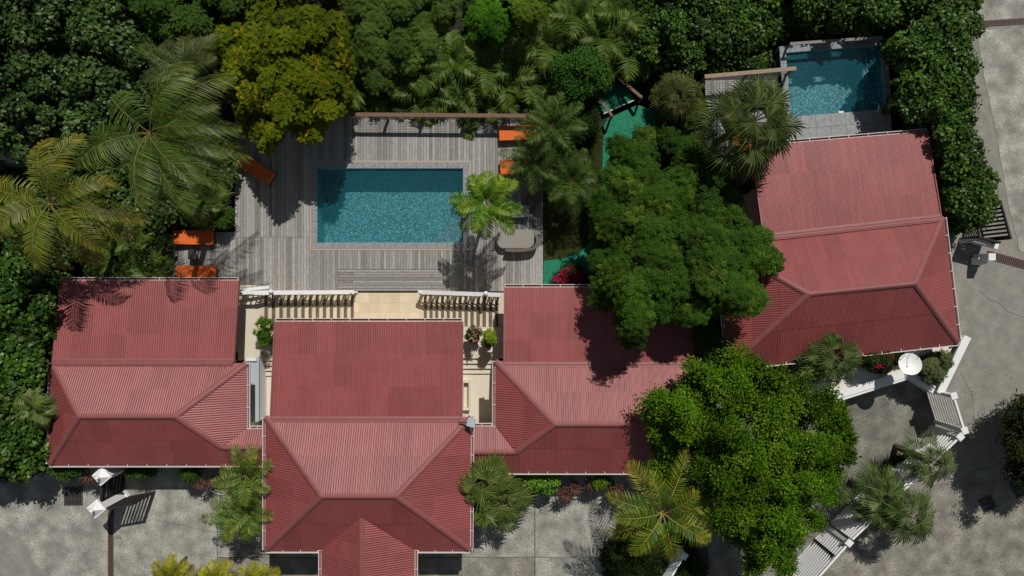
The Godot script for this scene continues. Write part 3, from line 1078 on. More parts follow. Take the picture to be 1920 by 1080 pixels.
func build_houses() -> void:
	hip_house("villa_house", "left red roofed house beside the glossy sea grape hedge", 4.25, 5.42, 3.75, 4.31, {
		nw = [96, 681], ne = [462, 668], se = [462, 870], sw = [92, 866], rl = [147, 781], rr = [328, 782],
		vtl = [115, 526], vtr = [447, 526], vbl = [101, 679], vbr = [443, 679], link_x = 497, link_y = 792}, M.roof0, 1)
	hip_house("villa_house", "central red roofed house with a gabled porch toward the driveway", 4.95, 6.48, 4.45, 5.01, {
		nw = [498, 782], ne = [883, 786], se = [881, 1031], sw = [498, 1030], rl = [603, 931], rr = [742, 931],
		vtl = [516, 603], vtr = [867, 603], vbl = [511, 788], vbr = [867, 788], porch = {t = 0.38, x = [603, 677, 777]}}, M.roof1)
	hip_house("villa_house", "red roofed house half under the big dark tree", 4.25, 5.42, 3.75, 4.31, {
		nw = [929, 677], ne = [1312, 677], se = [1312, 884], sw = [917, 884], rl = [1040, 796], rr = [1262, 796],
		vtl = [946, 539], vtr = [1294, 539], vbl = [946, 686], vbr = [1296, 686], link_x = 884, link_y = 800}, M.roof2, -1)
	hip_house("villa_house", "right red roofed villa standing at an angle beside the small pool", 4.5, 6.05, 4.0, 4.6, {
		nw = [1346, 456], ne = [1769, 408], se = [1797, 642], sw = [1366, 690], rl = [1517, 551], rr = [1717, 531],
		vtl = [1408, 274], vtr = [1738, 247], vbl = [1432, 446], vbr = [1764, 409], turned = 1, floor = 2.1}, M.roof2)
	# small grey panel lamp on the central roof
	var lp := base("solar_lamp", P(876, 790, 5.1), "small pale grey solar lamp panel at the central roof's corner", "lamp")
	put_bar("arm", Vector3(-0.35, 0.15, 0.0), Vector3(0.1, 0.35, 0.0), 0.05, 0.05, M.iron, lp)
	put_box("panel", Vector3(0.2, 0.42, -0.03), Vector3(0.36, 0.03, 0.38), M.zinc, lp, 0.005, Basis(Vector3.UP, -0.25) * Basis(Vector3.BACK, 0.15))
	# low zinc roof beside the left corridor
	var z := base("lean_to_roof", P(473, 730, 2.5), "narrow pale grey lean to roof along the left corridor", "roof")
	var za := P(461, 670, 2.6) - z.position
	var zb := P(484, 790, 2.4) - z.position
	var zm := MB.new()
	var zc := (za + zb) * 0.5
	zm.cbox(zc, Vector3(0.64, 0.06, zb.z - za.z), 0.01, Basis(Vector3.BACK, -0.08))
	put("sheet", zm.mesh(), M.zinc, z)
	put_box("upstand", Vector3(zc.x, zc.y + 0.06, za.z + 0.1), Vector3(0.5, 0.14, 0.16), M.white, z, 0.01)
	put_box("wall", Vector3(zc.x + 0.22, -0.65, zc.z), Vector3(0.08, 1.25, zb.z - za.z), M.white, z)
	# off to the left a neighbour's white house shows its edge
	var nb := base("neighbour_house", P(-47, 258, 3.0), "white neighbouring house just showing at the left edge", "house")
	put_box("wall", Vector3(0, -1.5, 0), Vector3(1.9, 5.0, 1.9), M.white, nb, 0.03)
	put_box("roof", Vector3(-0.2, 1.1, 0), Vector3(2.3, 0.25, 2.3), M.white, nb, 0.05)


# ---------------------------------------------------------------- patio, stairs, corridors
func build_stairs() -> void:
	var pat := node("patio", self)
	tag(pat, "tan stone patio between the two flights of steps", "", "", "structure")
	var a := P(655, 549)
	var b := P(805, 640)
	for i in 8:
		for j in 5:
			var sx := (b.x - a.x) / 8
			var sz := (b.z - a.z) / 5
			put_box("tile", Vector3(a.x + sx * (i + 0.5), -0.02 + rng.randf_range(-0.002, 0.002), a.z + sz * (j + 0.5)), Vector3(sx - 0.003, 0.06, sz - 0.003), M["tan%d" % (rng.randi() % 4)], pat, 0.004)
	put_box("bed", Vector3((a.x + b.x) / 2, -0.18, (a.z + b.z) / 2), Vector3(b.x - a.x, 0.26, b.z - a.z), M.tan1, pat)

	for side in [-1, 1]:
		var n := 13
		var rise := 1.75 / n
		var xb := P(664 if side < 0 else 796, 0, 0.0).x
		var xt := P(489 if side < 0 else 941, 0, 1.75).x
		var z0 := P(0, 549, 0).z
		var z1 := P(0, 613, 1.7).z
		var f := base("stone_steps", Vector3(xb, 0, z0), "left flight of tan stone steps rising beside the central house" if side < 0 else "right flight of tan stone steps rising toward the potted plants", "steps", "stone steps")
		for i in n:
			var x0 := lerpf(xb, xt, float(i) / n) - xb
			var x1 := lerpf(xb, xt, float(i + 1) / n) - xb
			var y := rise * (i + 1)
			var w := absf(x1 - x0)
			var s := put_box("step", Vector3((x0 + x1) / 2, y / 2 - 0.15, (z1 - z0) / 2), Vector3(w - 0.003, y + 0.3, z1 - z0), M["tan%d" % (i % 4)], f)
			put_box("nosing", Vector3(x0 + side * w * 0.22, y + 0.003, (z1 - z0) / 2), Vector3(w * 0.46, 0.014, z1 - z0 + 0.01), M.nosing, s)
		put_box("base", Vector3((xt - xb) / 2, 0.3, z1 - z0 + 0.06), Vector3(absf(xt - xb), 1.1, 0.1), M.plaster, f)
		# railing on the deck side
		var r := base("stair_railing", Vector3(xb, 0, z0 - 0.02), "white timber railing of the left steps beside the deck" if side < 0 else "white timber railing of the right steps beside the deck", "railing", "white railings")
		var p0 := Vector3(0 - side * 0.2, 0.92, -0.02)
		var p1 := Vector3(xt - xb, 1.75 + 0.92, -0.02 + (0.02 if side < 0 else 0.12))
		put_bar("top_rail", p0, p1, 0.2, 0.07, M.white, r)
		put_bar("bottom_rail", p0 + Vector3(0, -0.8, 0), p1 + Vector3(0, -0.8, 0), 0.07, 0.06, M.white, r)
		put_bar("middle_rail", p0 + Vector3(0, -0.28, 0), p1 + Vector3(0, -0.28, 0), 0.05, 0.05, M.white, r)
		for k in 18:
			var t := (k + 0.5) / 18.0
			var q := p0.lerp(p1, t)
			put_box("baluster", q + Vector3(0, -0.42, 0), Vector3(0.07, 0.74, 0.05), M.white, r)
		for t in [0.03, 0.82]:
			var q := p0.lerp(p1, t)
			var po := put_box("post", q + Vector3(0, -0.42, 0), Vector3(0.13, 1.02, 0.13), M.white, r, 0.01)
			if t > 0.5:
				var bm := MB.new()
				var prof := []
				for k in 9:
					prof.append(Vector2(sin(PI * k / 8.0) * 0.11, 0.17 + cos(PI * k / 8.0) * 0.11))
				bm.lathe(q + Vector3(0, 0.02, -0.05), prof, 14)
				put("finial", bm.mesh(), M.white, po)
	# landings
	var land := node("landing", self)
	tag(land, "pale paved landings and sunken corridors between the houses", "", "", "structure")
	var boxes := [
		[446, 548, 489, 676, 1.75], [489, 613.5, 530, 676, 1.75],
		[860, 613.5, 946, 672, 1.75], [941, 549, 960, 613, 1.75],
	]
	for q in boxes:
		var u := P(q[0], q[1], q[4])
		var w := P(q[2], q[3], q[4])
		put_box("floor", Vector3((u.x + w.x) / 2, q[4] / 2 - 0.2, (u.z + w.z) / 2), Vector3(w.x - u.x - 0.004, q[4] + 0.4, w.z - u.z - 0.004), M.cream, land)
	for side in 2:
		var x0 := P(462 if side == 0 else 862, 0, 1.5).x
		var x1 := P(532 if side == 0 else 934, 0, 1.5).x
		for k in 3:
			var zz := P(0, (676 if side == 0 else 672) + k * 10, 1.7).z
			put_box("step", Vector3((x0 + x1) / 2, 0.78 - k * 0.06, zz + 0.13), Vector3(x1 - x0, 1.7 - k * 0.12, 0.256), M.cream, land)
		var za := P(0, 703, 1.7).z
		var zb := P(0, 806, 1.3).z
		put_box("floor", Vector3((x0 + x1) / 2, 0.645, (za + zb) / 2), Vector3(x1 - x0, 1.29, zb - za), M.cream, land)
	# low stone bench with recess in the right corridor
	var bo := P(874, 741, 1.5)
	var be := base("stone_planter", Vector3(bo.x, 1.29, bo.z), "low hollow stone planter in the right corridor", "planter")
	for k in [-1, 1]:
		put_box("rim", Vector3(0, 0.17, k * 0.66), Vector3(0.38, 0.34, 0.1), M.cream, be, 0.01)
		put_box("rim", Vector3(k * 0.16, 0.17, 0), Vector3(0.08, 0.34, 1.22), M.cream, be, 0.01)
	# landing railing at the left, with its slanting gate board
	var lr := base("landing_railing", P(447, 549, 1.75), "short white railing on the left landing next to the red roof", "railing", "white railings")
	put_bar("top_rail", Vector3(-0.1, 0.92, 0.0), Vector3(1.1, 0.92, -0.02), 0.16, 0.07, M.white, lr)
	put_bar("bottom_rail", Vector3(-0.1, 0.14, 0.0), Vector3(1.1, 0.14, -0.02), 0.07, 0.06, M.white, lr)
	for k in 5:
		put_box("baluster", Vector3(0.05 + k * 0.24, 0.52, 0), Vector3(0.06, 0.74, 0.05), M.white, lr)
	put_bar("slanting_board", Vector3(0.05, 0.7, -0.08), Vector3(1.7, 0.62, -0.28), 0.14, 0.06, M.white, lr)
	var wl := base("low_wall", P(464, 541, 1.2), "pale low wall stub between the deck and the left house", "wall")
	put_box("coping", Vector3(0, 0, -0.05), Vector3(0.8, 0.12, 0.24), M.cream, wl, 0.01)
	put_box("body", Vector3(0, -0.65, -0.05), Vector3(0.74, 1.2, 0.2), M.plaster, wl)


# ---------------------------------------------------------------- fences, gates, walls
func white_fence(label: String, a: Vector3, b: Vector3, h: float, posts: Array, slope := 1.0, boards := 11) -> void:
	var f := base("slatted_fence", a, label, "fence", "white slatted fences")
	var d := b - a
	var dn := d.normalized()
	var side := dn.cross(Vector3.UP)
	var out := side if side.dot(a) > 0 else -side
	for i in boards:
		var y := h * (i + 0.5) / boards
		var lean := (Vector3.UP * 0.80 + out * 0.60 * slope).normalized()
		put_box("board", d * 0.5 + Vector3(0, y, 0) + out * 0.02, Vector3(d.length(), h / boards * 0.84, 0.02), M.white, f, 0.0, Basis(dn, lean, dn.cross(lean)))
	for t in posts:
		var p: Vector3 = d * t
		put_box("post", p + Vector3(0, h * 0.5 + 0.03, 0), Vector3(0.16, h + 0.06, 0.16), M.white, f, 0.0, Basis(dn, Vector3.UP, side))
		put_box("post_cap", p + Vector3(0, h + 0.09, 0), Vector3(0.30, 0.07, 0.30), M.white, f, 0.02, Basis(dn, Vector3.UP, side))
	put_bar("top_rail", Vector3(0, h + 0.02, 0) + out * 0.02, d + Vector3(0, h + 0.02, 0) + out * 0.02, 0.09, 0.05, M.white, f)

func dark_gate(called: String, label: String, a: Vector3, b: Vector3, h: float, slats: int, upright := true) -> void:
	var g := base(called, a, label, "gate", "dark timber gates")
	var d := b - a
	var l := d.length()
	var n := d / l
	for y in [0.12, h - 0.06]:
		put_bar("rail", Vector3(0, y, 0), d + Vector3(0, y, 0), 0.07, 0.10, M.dark_wood, g)
	for t in [0.0, 1.0]:
		put_box("stile", d * t + Vector3(0, h / 2, 0), Vector3(0.09, h, 0.08), M.dark_wood, g, 0.0, Basis(n, Vector3.UP, n.cross(Vector3.UP)))
	for i in slats:
		if upright:
			put_box("slat", d * ((i + 0.5) / slats) + Vector3(0, h / 2, 0), Vector3(l / slats * 0.52, h - 0.16, 0.03), M.dark_wood, g, 0.0, Basis(n, Vector3.UP, n.cross(Vector3.UP)))
		else:
			put_bar("slat", Vector3(0, 0.15 + (h - 0.3) * (i + 0.5) / slats, 0), d + Vector3(0, 0.15 + (h - 0.3) * (i + 0.5) / slats, 0), 0.03, h / slats * 0.55, M.dark_wood, g)

func pillar(label: String, top: Array) -> void:
	var at := P(top[0], top[1], 4.1)
	var p := base("gate_pillar", Vector3(at.x, 2.0, at.z), label, "pillar", "white gate pillars")
	p.rotation.y = 0.7
	put_box("shaft", Vector3(0, 1.0, 0), Vector3(0.44, 2.02, 0.44), M.white, p, 0.01)
	put_box("plinth", Vector3(0, 0.12, 0), Vector3(0.52, 0.24, 0.52), M.white, p, 0.02)
	var c := MB.new()
	c.box(Vector3(0, 2.05, 0), Vector3(0.62, 0.09, 0.62))
	var t := Vector3(0, 2.36, 0)
	for i in 4:
		var k := [[-1, -1], [1, -1], [1, 1], [-1, 1]]
		var q: Array = k[i]
		var r: Array = k[(i + 1) % 4]
		c.tri(Vector3(q[0] * 0.27, 2.096, q[1] * 0.27), Vector3(r[0] * 0.27, 2.096, r[1] * 0.27), t)
	put("cap", c.mesh(), M.white, p)
	var f := MB.new()
	var prof := []
	for k in 9:
		prof.append(Vector2(sin(PI * k / 8.0) * 0.09, 2.42 + cos(PI * k / 8.0) * 0.09))
	f.lathe(Vector3.ZERO, prof, 12)
	put("finial", f.mesh(), M.white, p)

func build_fences() -> void:
	# deck guard rail on the north side
	var a := P(655, 224)
	var b := P(1030, 227)
	var f := base("deck_railing", a, "brown topped timber railing with wire mesh along the deck's far edge", "railing")
	var d := b - a
	put_bar("top_rail", Vector3(0, 1.02, 0), d + Vector3(0, 1.02, 0), 0.19, 0.05, M.brown_wood, f)
	for px in [662, 728, 795, 873, 945, 1022]:
		var p := P(px, 225) - a
		put_box("post", Vector3(p.x, 0.5, p.z), Vector3(0.11, 1.0, 0.11), M.brown_wood, f)
	var w := MB.new()
	for i in 8:
		w.bar(Vector3(0, 0.12 + i * 0.11, 0), d + Vector3(0, 0.12 + i * 0.11, 0), 0.008, 0.008)
	for i in 92:
		w.bar(d * (i / 91.0) + Vector3(0, 0.08, 0), d * (i / 91.0) + Vector3(0, 0.98, 0), 0.008, 0.008)
	tag(put("wire_mesh", w.mesh(), M.frame, f), "", "", "", "stuff")
	# rail by the upper pool
	var a2 := P(1310, 156, 2.0)
	var b2 := P(1476, 141, 2.0)
	var f2 := base("terrace_railing", a2, "pale timber topped railing with wire mesh beside the small pool", "railing")
	var d2 := b2 - a2
	put_bar("top_rail", Vector3(0, 1.02, 0), d2 + Vector3(0, 1.02, 0), 0.18, 0.05, M.pale_wood, f2)
	for t in [0.02, 0.5, 0.98]:
		put_box("post", d2 * t + Vector3(0, 0.5, 0), Vector3(0.1, 1.0, 0.1), M.brown_wood, f2)
	var w2 := MB.new()
	for i in 7:
		w2.bar(Vector3(0, 0.12 + i * 0.13, 0), d2 + Vector3(0, 0.12 + i * 0.13, 0), 0.008, 0.008)
	for i in 40:
		w2.bar(d2 * (i / 39.0) + Vector3(0, 0.08, 0), d2 * (i / 39.0) + Vector3(0, 0.98, 0), 0.008, 0.008)
	tag(put("wire_mesh", w2.mesh(), M.frame, f2), "", "", "", "stuff")
	# grey rail behind the upper pool
	var a3 := P(1470, 92, 2.0)
	var b3 := P(1640, 80, 2.0)
	var f3 := base("pool_back_railing", a3, "weathered dark rail behind the small pool", "railing")
	put_bar("top_rail", Vector3(0, 0.7, 0), b3 - a3 + Vector3(0, 0.7, 0), 0.13, 0.05, M.wood3, f3)
	for t in [0.02, 0.36, 0.7, 0.98]:
		put_box("post", (b3 - a3) * t + Vector3(0, 0.33, 0), Vector3(0.1, 0.68, 0.1), M.wood3, f3)

	# left entrance
	pillar("white gate pillar nearest the left house, capped by a pyramid", [190, 893])
	pillar("white gate pillar farther from the left house with the open gate", [180, 954])
	dark_gate("pedestrian_gate", "narrow dark slatted gate closed between the two white pillars", P(237, 876, 2.0), P(233, 918, 2.0), 1.9, 6, false)
	dark_gate("driveway_gate", "wide dark slatted gate leaf standing open toward the house", P(240, 931, 2.0), P(290, 922, 2.0), 2.0, 8)
	var lw := base("garden_wall", P(186, 862, 2.0), "low white wall stub behind the left gate pillar", "wall")
	put_box("body", Vector3(0, 0.45, 0), Vector3(1.6, 0.9, 0.25), M.white, lw, 0.02)

	# right side: carport walls, terrace parapet, white fences
	var wl := base("carport_wall", P(1500, 768, 2.0), "long low white wall with flat top beside the carport", "wall", "white walls by the carport")
	var o := wl.position
	put_bar("body", P(1480, 770, 2.55) - o, P(1693, 702, 2.55) - o, 0.26, 1.1, M.white, wl)
	put_bar("coping", P(1478, 770, 3.13) - o, P(1702, 699.5, 3.13) - o, 0.34, 0.06, M.white, wl)
	var w3 := base("carport_wall", P(1700, 702, 2.0), "short low white wall at the carport's far corner", "wall", "white walls by the carport")
	put_bar("body", P(1699, 701, 2.55) - w3.position, P(1744, 729, 2.55) - w3.position, 0.26, 1.1, M.white, w3)
	put_bar("coping", P(1703, 700.5, 3.135) - w3.position, P(1756, 734, 3.135) - w3.position, 0.34, 0.06, M.white, w3)
	var pp := base("terrace_parapet", P(1790, 680, 2.0), "white sloping parapet wall at the right villa's outer corner", "wall")
	o = pp.position
	put_bar("body", P(1798, 632, 2.7) - o, P(1747, 733, 2.7) - o, 0.24, 1.3, M.white, pp)
	put_bar("coping", P(1814, 631, 3.39) - o, P(1762, 738, 3.39) - o, 0.34, 0.07, M.white, pp)
	put_bar("end_wall", P(1772, 640, 2.7) - o, P(1795, 632, 2.7) - o, 0.24, 1.3, M.white, pp)
	var tf := MB.new()
	tf.prism(plan([[1500, 700], [1600, 672], [1780, 640], [1796, 634], [1742, 728], [1697, 698], [1500, 762]], 3.05), 1.5, 3.05)
	struct("side_terrace", tf.mesh(), M.plaster, "white plastered planting terrace below the right villa")
	white_fence("short white slatted fence panel between carport corner and road", P(1733, 729, 2.0), P(1752, 790, 2.0), 2.1, [0.0, 1.0], -1.0)
	white_fence("long white slatted fence with two fan palms growing over it", P(1748, 797, 2.0), P(1556, 980, 2.0), 2.1, [0.02])
	white_fence("white slatted fence piece beside the dark gate at the bottom edge", P(1551, 985, 2.0), P(1440, 1110, 2.0), 2.1, [0.01, 0.8])
	white_fence("white slatted fence panel under the yellow coconut palm", P(1262, 1010, 2.0), P(1205, 1105, 2.0), 2.0, [0.0])
	dark_gate("driveway_gate", "dark slatted gate leaf beside the white fence at the bottom", P(1527, 1011, 2.0), P(1486, 1072, 2.0), 2.0, 11)
	# upper right entrance
	dark_gate("driveway_gate", "narrow dark slatted gate beside the hedge on the road", P(1824, 388, 2.0), P(1842, 452, 2.0), 1.9, 9)
	dark_gate("driveway_gate", "low dark slatted gate piece above the white gate motor", P(1800, 448, 2.0), P(1836, 458, 2.0), 1.4, 6, false)
	var gm := base("gate_post", P(1806, 478, 2.0), "white gate post lying low beside the small right gate", "post")
	put_bar("beam", Vector3(-0.1, 0.8, -0.65), Vector3(1.05, 0.8, -0.35), 0.26, 0.16, M.white, gm)
	put_box("post", Vector3(0.62, 0.55, 0.15), Vector3(0.34, 1.1, 0.34), M.white, gm, 0.02)
	put_box("post", Vector3(-0.1, 0.4, -0.65), Vector3(0.2, 0.8, 0.2), M.white, gm, 0.02)
	var mo := base("gate_motor", P(1828, 490, 2.0), "white gate motor box beside the rusty drain", "motor")
	put_box("housing", Vector3(0, 0.3, 0), Vector3(0.42, 0.6, 0.34), M.white, mo, 0.04)
	put_box("base_plate", Vector3(0, 0.02, 0), Vector3(0.55, 0.04, 0.45), M.concrete3, mo)
	# satellite dish on the side terrace
	var dp := P(1705, 683, 4.5) + Vector3(0, -1.5, 0)
	var di := base("satellite_dish", dp, "round white satellite dish below the right villa's eave", "satellite dish")
	var dm := MB.new()
	var prof := [Vector2(0.0, 0.0)]
	for k in 7:
		var r := 0.47 * (k + 1) / 7.0
		prof.append(Vector2(r, r * r * 0.42))
	prof.append(Vector2(0.485, 0.1))
	for k in range(6, -1, -1):
		var r := 0.47 * (k + 1) / 7.0
		prof.append(Vector2(r, r * r * 0.42 - 0.02))
	dm.lathe(Vector3.ZERO, prof, 36)
	var dish := put("dish", dm.mesh(), M.white, di)
	dish.position = Vector3(0, 1.5, 0)
	dish.rotation_degrees = Vector3(-14, 0, 8)
	var arm := MB.new()
	arm.tube([Vector3(0.02, 1.5, -0.45), Vector3(0.05, 1.9, -0.62), Vector3(0.02, 2.08, -0.3)], [0.012, 0.012, 0.012], 6)
	arm.tube([Vector3(0.02, 2.08, -0.3), Vector3(0.02, 2.0, -0.26)], [0.03, 0.025], 8)
	put("feed_arm", arm.mesh(), M.steel, di)
	var ma := MB.new()
	ma.tube([Vector3(0, 0, 0), Vector3(0, 1.48, 0)], [0.04, 0.04], 8)
	put("mast", ma.mesh(), M.steel, di)
	# building beyond the right edge whose shadow falls on the road
	var ob := base("neighbour_building", P(1990, 215, 2.0), "neighbouring wall beyond the right edge shading the road", "building")
	put_box("wall", Vector3(0.1, 1.4, -1.4), Vector3(0.25, 2.8, 3.2), M.plaster, ob, 0.02)
	put_box("wall", Vector3(1.2, 2.4, 0.3), Vector3(2.4, 4.8, 2.4), M.plaster, ob, 0.02)


# ---------------------------------------------------------------- furniture
func rounded(mb: MB, w: float, l: float, r: float, y0: float, y1: float, e := 0.03) -> void:   # soft slab with rounded plan corners
	var rings := []
	for lev in [[0.0, y0], [0.0, y1 - e], [e * 0.4, y1 - e * 0.3], [e, y1]]:
		var ring := []
		for k in 32:
			var t := TAU * k / 32.0
			var q := Vector2(signf(cos(t)) * (w / 2 - r) + cos(t) * (r - lev[0]), signf(sin(t)) * (l / 2 - r) + sin(t) * (r - lev[0]))
			ring.append(Vector3(q.x, lev[1], q.y))
		rings.append(ring)
	for i in 3:
		for k in 32:
			var m := (k + 1) % 32
			mb.quad(rings[i][k], rings[i + 1][k], rings[i + 1][m], rings[i][m])
	for k in range(1, 31):
		mb.tri(rings[3][0], rings[3][k], rings[3][k + 1])
	for k in range(1, 31):
		mb.tri(rings[0][0], rings[0][k + 1], rings[0][k])

func make_lounger() -> Node3D:
	var o := base("sun_lounger", Vector3.ZERO, "", "sun lounger", "orange sun loungers")
	var fr := MB.new()
	for z in [-0.34, 0.34]:
		fr.box(Vector3(0, 0.24, z), Vector3(2.0, 0.06, 0.05))
	for x in [-0.98, 0.98, 0.25]:
		fr.box(Vector3(x, 0.242, 0), Vector3(0.05, 0.055, 0.63))
	put("frame", fr.mesh(), M.frame, o)
	for x in [-0.85, 0.85]:
		for z in [-0.34, 0.34]:
			put_box("leg", Vector3(x, 0.105, z), Vector3(0.06, 0.21, 0.05), M.frame, o)
	var sl := MB.new()
	for i in 7:
		sl.box(Vector3(-0.9 + i * 0.29, 0.262, 0), Vector3(0.1, 0.02, 0.62))
	put("slats", sl.mesh(), M.frame, o)
	var c := MB.new()
	rounded(c, 1.27, 0.72, 0.05, 0.275, 0.385)
	var seat := put("seat_cushion", c.mesh(), M.orange, o)
	seat.position.x = -0.34
	var b := MB.new()
	rounded(b, 0.70, 0.72, 0.05, 0.0, 0.11)
	var back := put("back_cushion", b.mesh(), M.orange, o)
	back.position = Vector3(0.645, 0.31, 0)
	back.rotation_degrees.z = 8
	var pp := MB.new()
	pp.tube([Vector3(-0.97, 0.39, -0.35), Vector3(0.29, 0.39, -0.35)], [0.012, 0.012], 6)
	pp.tube([Vector3(-0.97, 0.39, 0.35), Vector3(0.29, 0.39, 0.35)], [0.012, 0.012], 6)
	put("piping", pp.mesh(), M.orange, o)
	return o

func build_furniture() -> void:
	var proto := make_lounger()
	var spots := [
		[972, 252, 0.0, 2, "orange lounger in full sun beside the deck railing"],
		[974, 315, 0.0, 2, "orange lounger half hidden by the feathery palms"],
		[484, 319, -33.0, 0, "orange lounger turned askew in the tree's shade"],
		[369, 446, 0.0, 180, "orange lounger at the deck's left end beside the shrubs"],
		[374, 512, 0.0, 180, "orange lounger tucked against the left house's eave"],
		[1384, 246, -66.0, 0, "orange lounger glimpsed through the big fan palm"],
		[1408, 266, -8.0, 0, "orange lounger end showing under the fan palm's lower fronds"],
	]
	for i in spots.size():
		var s: Array = spots[i]
		var o: Node3D = proto
		if i > 0:
			o = proto.duplicate()
			o.name = "sun_lounger_%03d" % i
			add_child(o, true)
		o.position = P(s[0], s[1], 2.04 if s[0] > 1200 else 0.0)
		o.rotation_degrees.y = s[2] + s[3]
		o.set_meta("label", s[4])
	# low dark side table between the two left loungers
	var t := base("side_table", P(367, 478), "low dark side table between the two left loungers", "table")
	put_box("top", Vector3(0, 0.38, 0), Vector3(0.42, 0.04, 0.5), M.frame, t, 0.008)
	for x in [-0.17, 0.17]:
		for z in [-0.2, 0.2]:
			put_box("leg", Vector3(x, 0.18, z), Vector3(0.04, 0.36, 0.04), M.frame, t)
	# grey table with bowl
	var g := base("coffee_table", P(974, 398), "grey rectangular coffee table beside the round daybed", "table")
	put_box("top", Vector3(0, 0.42, 0), Vector3(0.95, 0.05, 0.6), M.grey_paint, g, 0.01)
	for x in [-0.42, 0.42]:
		put_box("side_panel", Vector3(x, 0.2, 0), Vector3(0.04, 0.39, 0.56), M.grey_paint, g)
	put_box("lower_shelf", Vector3(0, 0.1, 0), Vector3(0.8, 0.03, 0.54), M.grey_paint, g)
	var bw := MB.new()
	bw.lathe(Vector3.ZERO, [Vector2(0.0, 0.01), Vector2(0.06, 0.0), Vector2(0.085, 0.06), Vector2(0.09, 0.11), Vector2(0.075, 0.11), Vector2(0.07, 0.05), Vector2(0, 0.03)], 18)
	var bo := put("bowl", bw.mesh(), M.black)
	bo.position = P(981.5, 391.5, 0.45) + Vector3(0, -0.005, 0)
	tag(bo, "small black bowl standing on the grey coffee table", "bowl")
	# round dark rattan table
	var r := base("round_table", P(997, 372), "round dark rattan table under the feathery palms", "table")
	var rm := MB.new()
	rm.lathe(Vector3.ZERO, [Vector2(0, 0.42), Vector2(0.43, 0.42), Vector2(0.46, 0.39), Vector2(0.46, 0.34), Vector2(0.38, 0.2), Vector2(0.40, 0.0), Vector2(0, 0.0)], 28)
	put("body", rm.mesh(), M.rattan, r)
	var rg := MB.new()
	rg.lathe(Vector3.ZERO, [Vector2(0.36, 0.425), Vector2(0.375, 0.435), Vector2(0.39, 0.425)], 28)
	put("rim", rg.mesh(), M.rattan, r)
	# daybed
	var db := base("daybed", P(968, 452), "taupe oval daybed with a curved woven backrest", "daybed")
	var b0 := MB.new()
	rounded(b0, 2.0, 1.0, 0.46, 0.04, 0.3)
	put("woven_base", b0.mesh(), M.rattan, db)
	var b1 := MB.new()
	rounded(b1, 1.9, 0.98, 0.40, 0.305, 0.46, 0.05)
	var cu := put("seat_cushion", b1.mesh(), M.taupe, db)
	cu.position = Vector3(-0.05, 0, -0.07)
	var bk := MB.new()
	for i in 22:
		var pr := []
		for e in 2:
			var t2 := lerpf(-0.16, 0.62, (i + e) / 22.0) * PI
			var cx := signf(cos(t2)) * 0.54
			if absf(cos(t2)) < 0.55: cx = cos(t2) / 0.55 * 0.54
			var ip := Vector3(cx + cos(t2) * 0.44, 0, sin(t2) * 0.44)
			var op := Vector3(cx + cos(t2) * 0.58, 0, sin(t2) * 0.58)
			pr.append([ip, op])
		var y := Vector3(0, 0.6, 0)
		var z := Vector3(0, 0.06, 0)
		bk.quad(pr[0][0] + y, pr[0][1] + y, pr[1][1] + y, pr[1][0] + y)
		bk.quad(pr[0][1] + y, pr[0][1] + z, pr[1][1] + z, pr[1][1] + y)
		bk.quad(pr[0][0] + z, pr[0][0] + y, pr[1][0] + y, pr[1][0] + z)
	put("backrest", bk.mesh(), M.rattan, db)


# ---------------------------------------------------------------- foliage
var SP := {}

func leaf(mb: MB, p: Vector3, d: Vector3, up: Vector3, l: float, w: float, fold := 0.25) -> void:
	var s := d.cross(up).normalized()
	var m := p + d * l * 0.5 + up * l * 0.06
	var e := p + d * l - up * l * fold * 0.5
	var a := m + s * w * 0.5 + up * w * fold
	var b := m - s * w * 0.5 + up * w * fold
	mb.tri(p, a, m)
	mb.tri(p, m, b)
	mb.tri(a, e, m)
	mb.tri(m, e, b)

func round_leaf(mb: MB, p: Vector3, nrm: Vector3, r: float) -> void:
	var a := nrm.cross(Vector3(0.3, 0.1, 0.9)).normalized()
	var b := nrm.cross(a)
	var ring := []
	for k in 7:
		var t := TAU * k / 7.0
		ring.append(p + (a * cos(t) + b * sin(t) * 0.92) * r + nrm * (0.12 * r * cos(2 * t)))
	for k in range(1, 6):
		mb.tri(ring[0], ring[k], ring[k + 1])

func rnd_dir(up := 0.0) -> Vector3:
	var z := rng.randf_range(-1, 1)
	var t := rng.randf() * TAU
	var r := sqrt(1 - z * z)
	return (Vector3(r * cos(t), z, r * sin(t)) + Vector3(0, up, 0)).normalized()

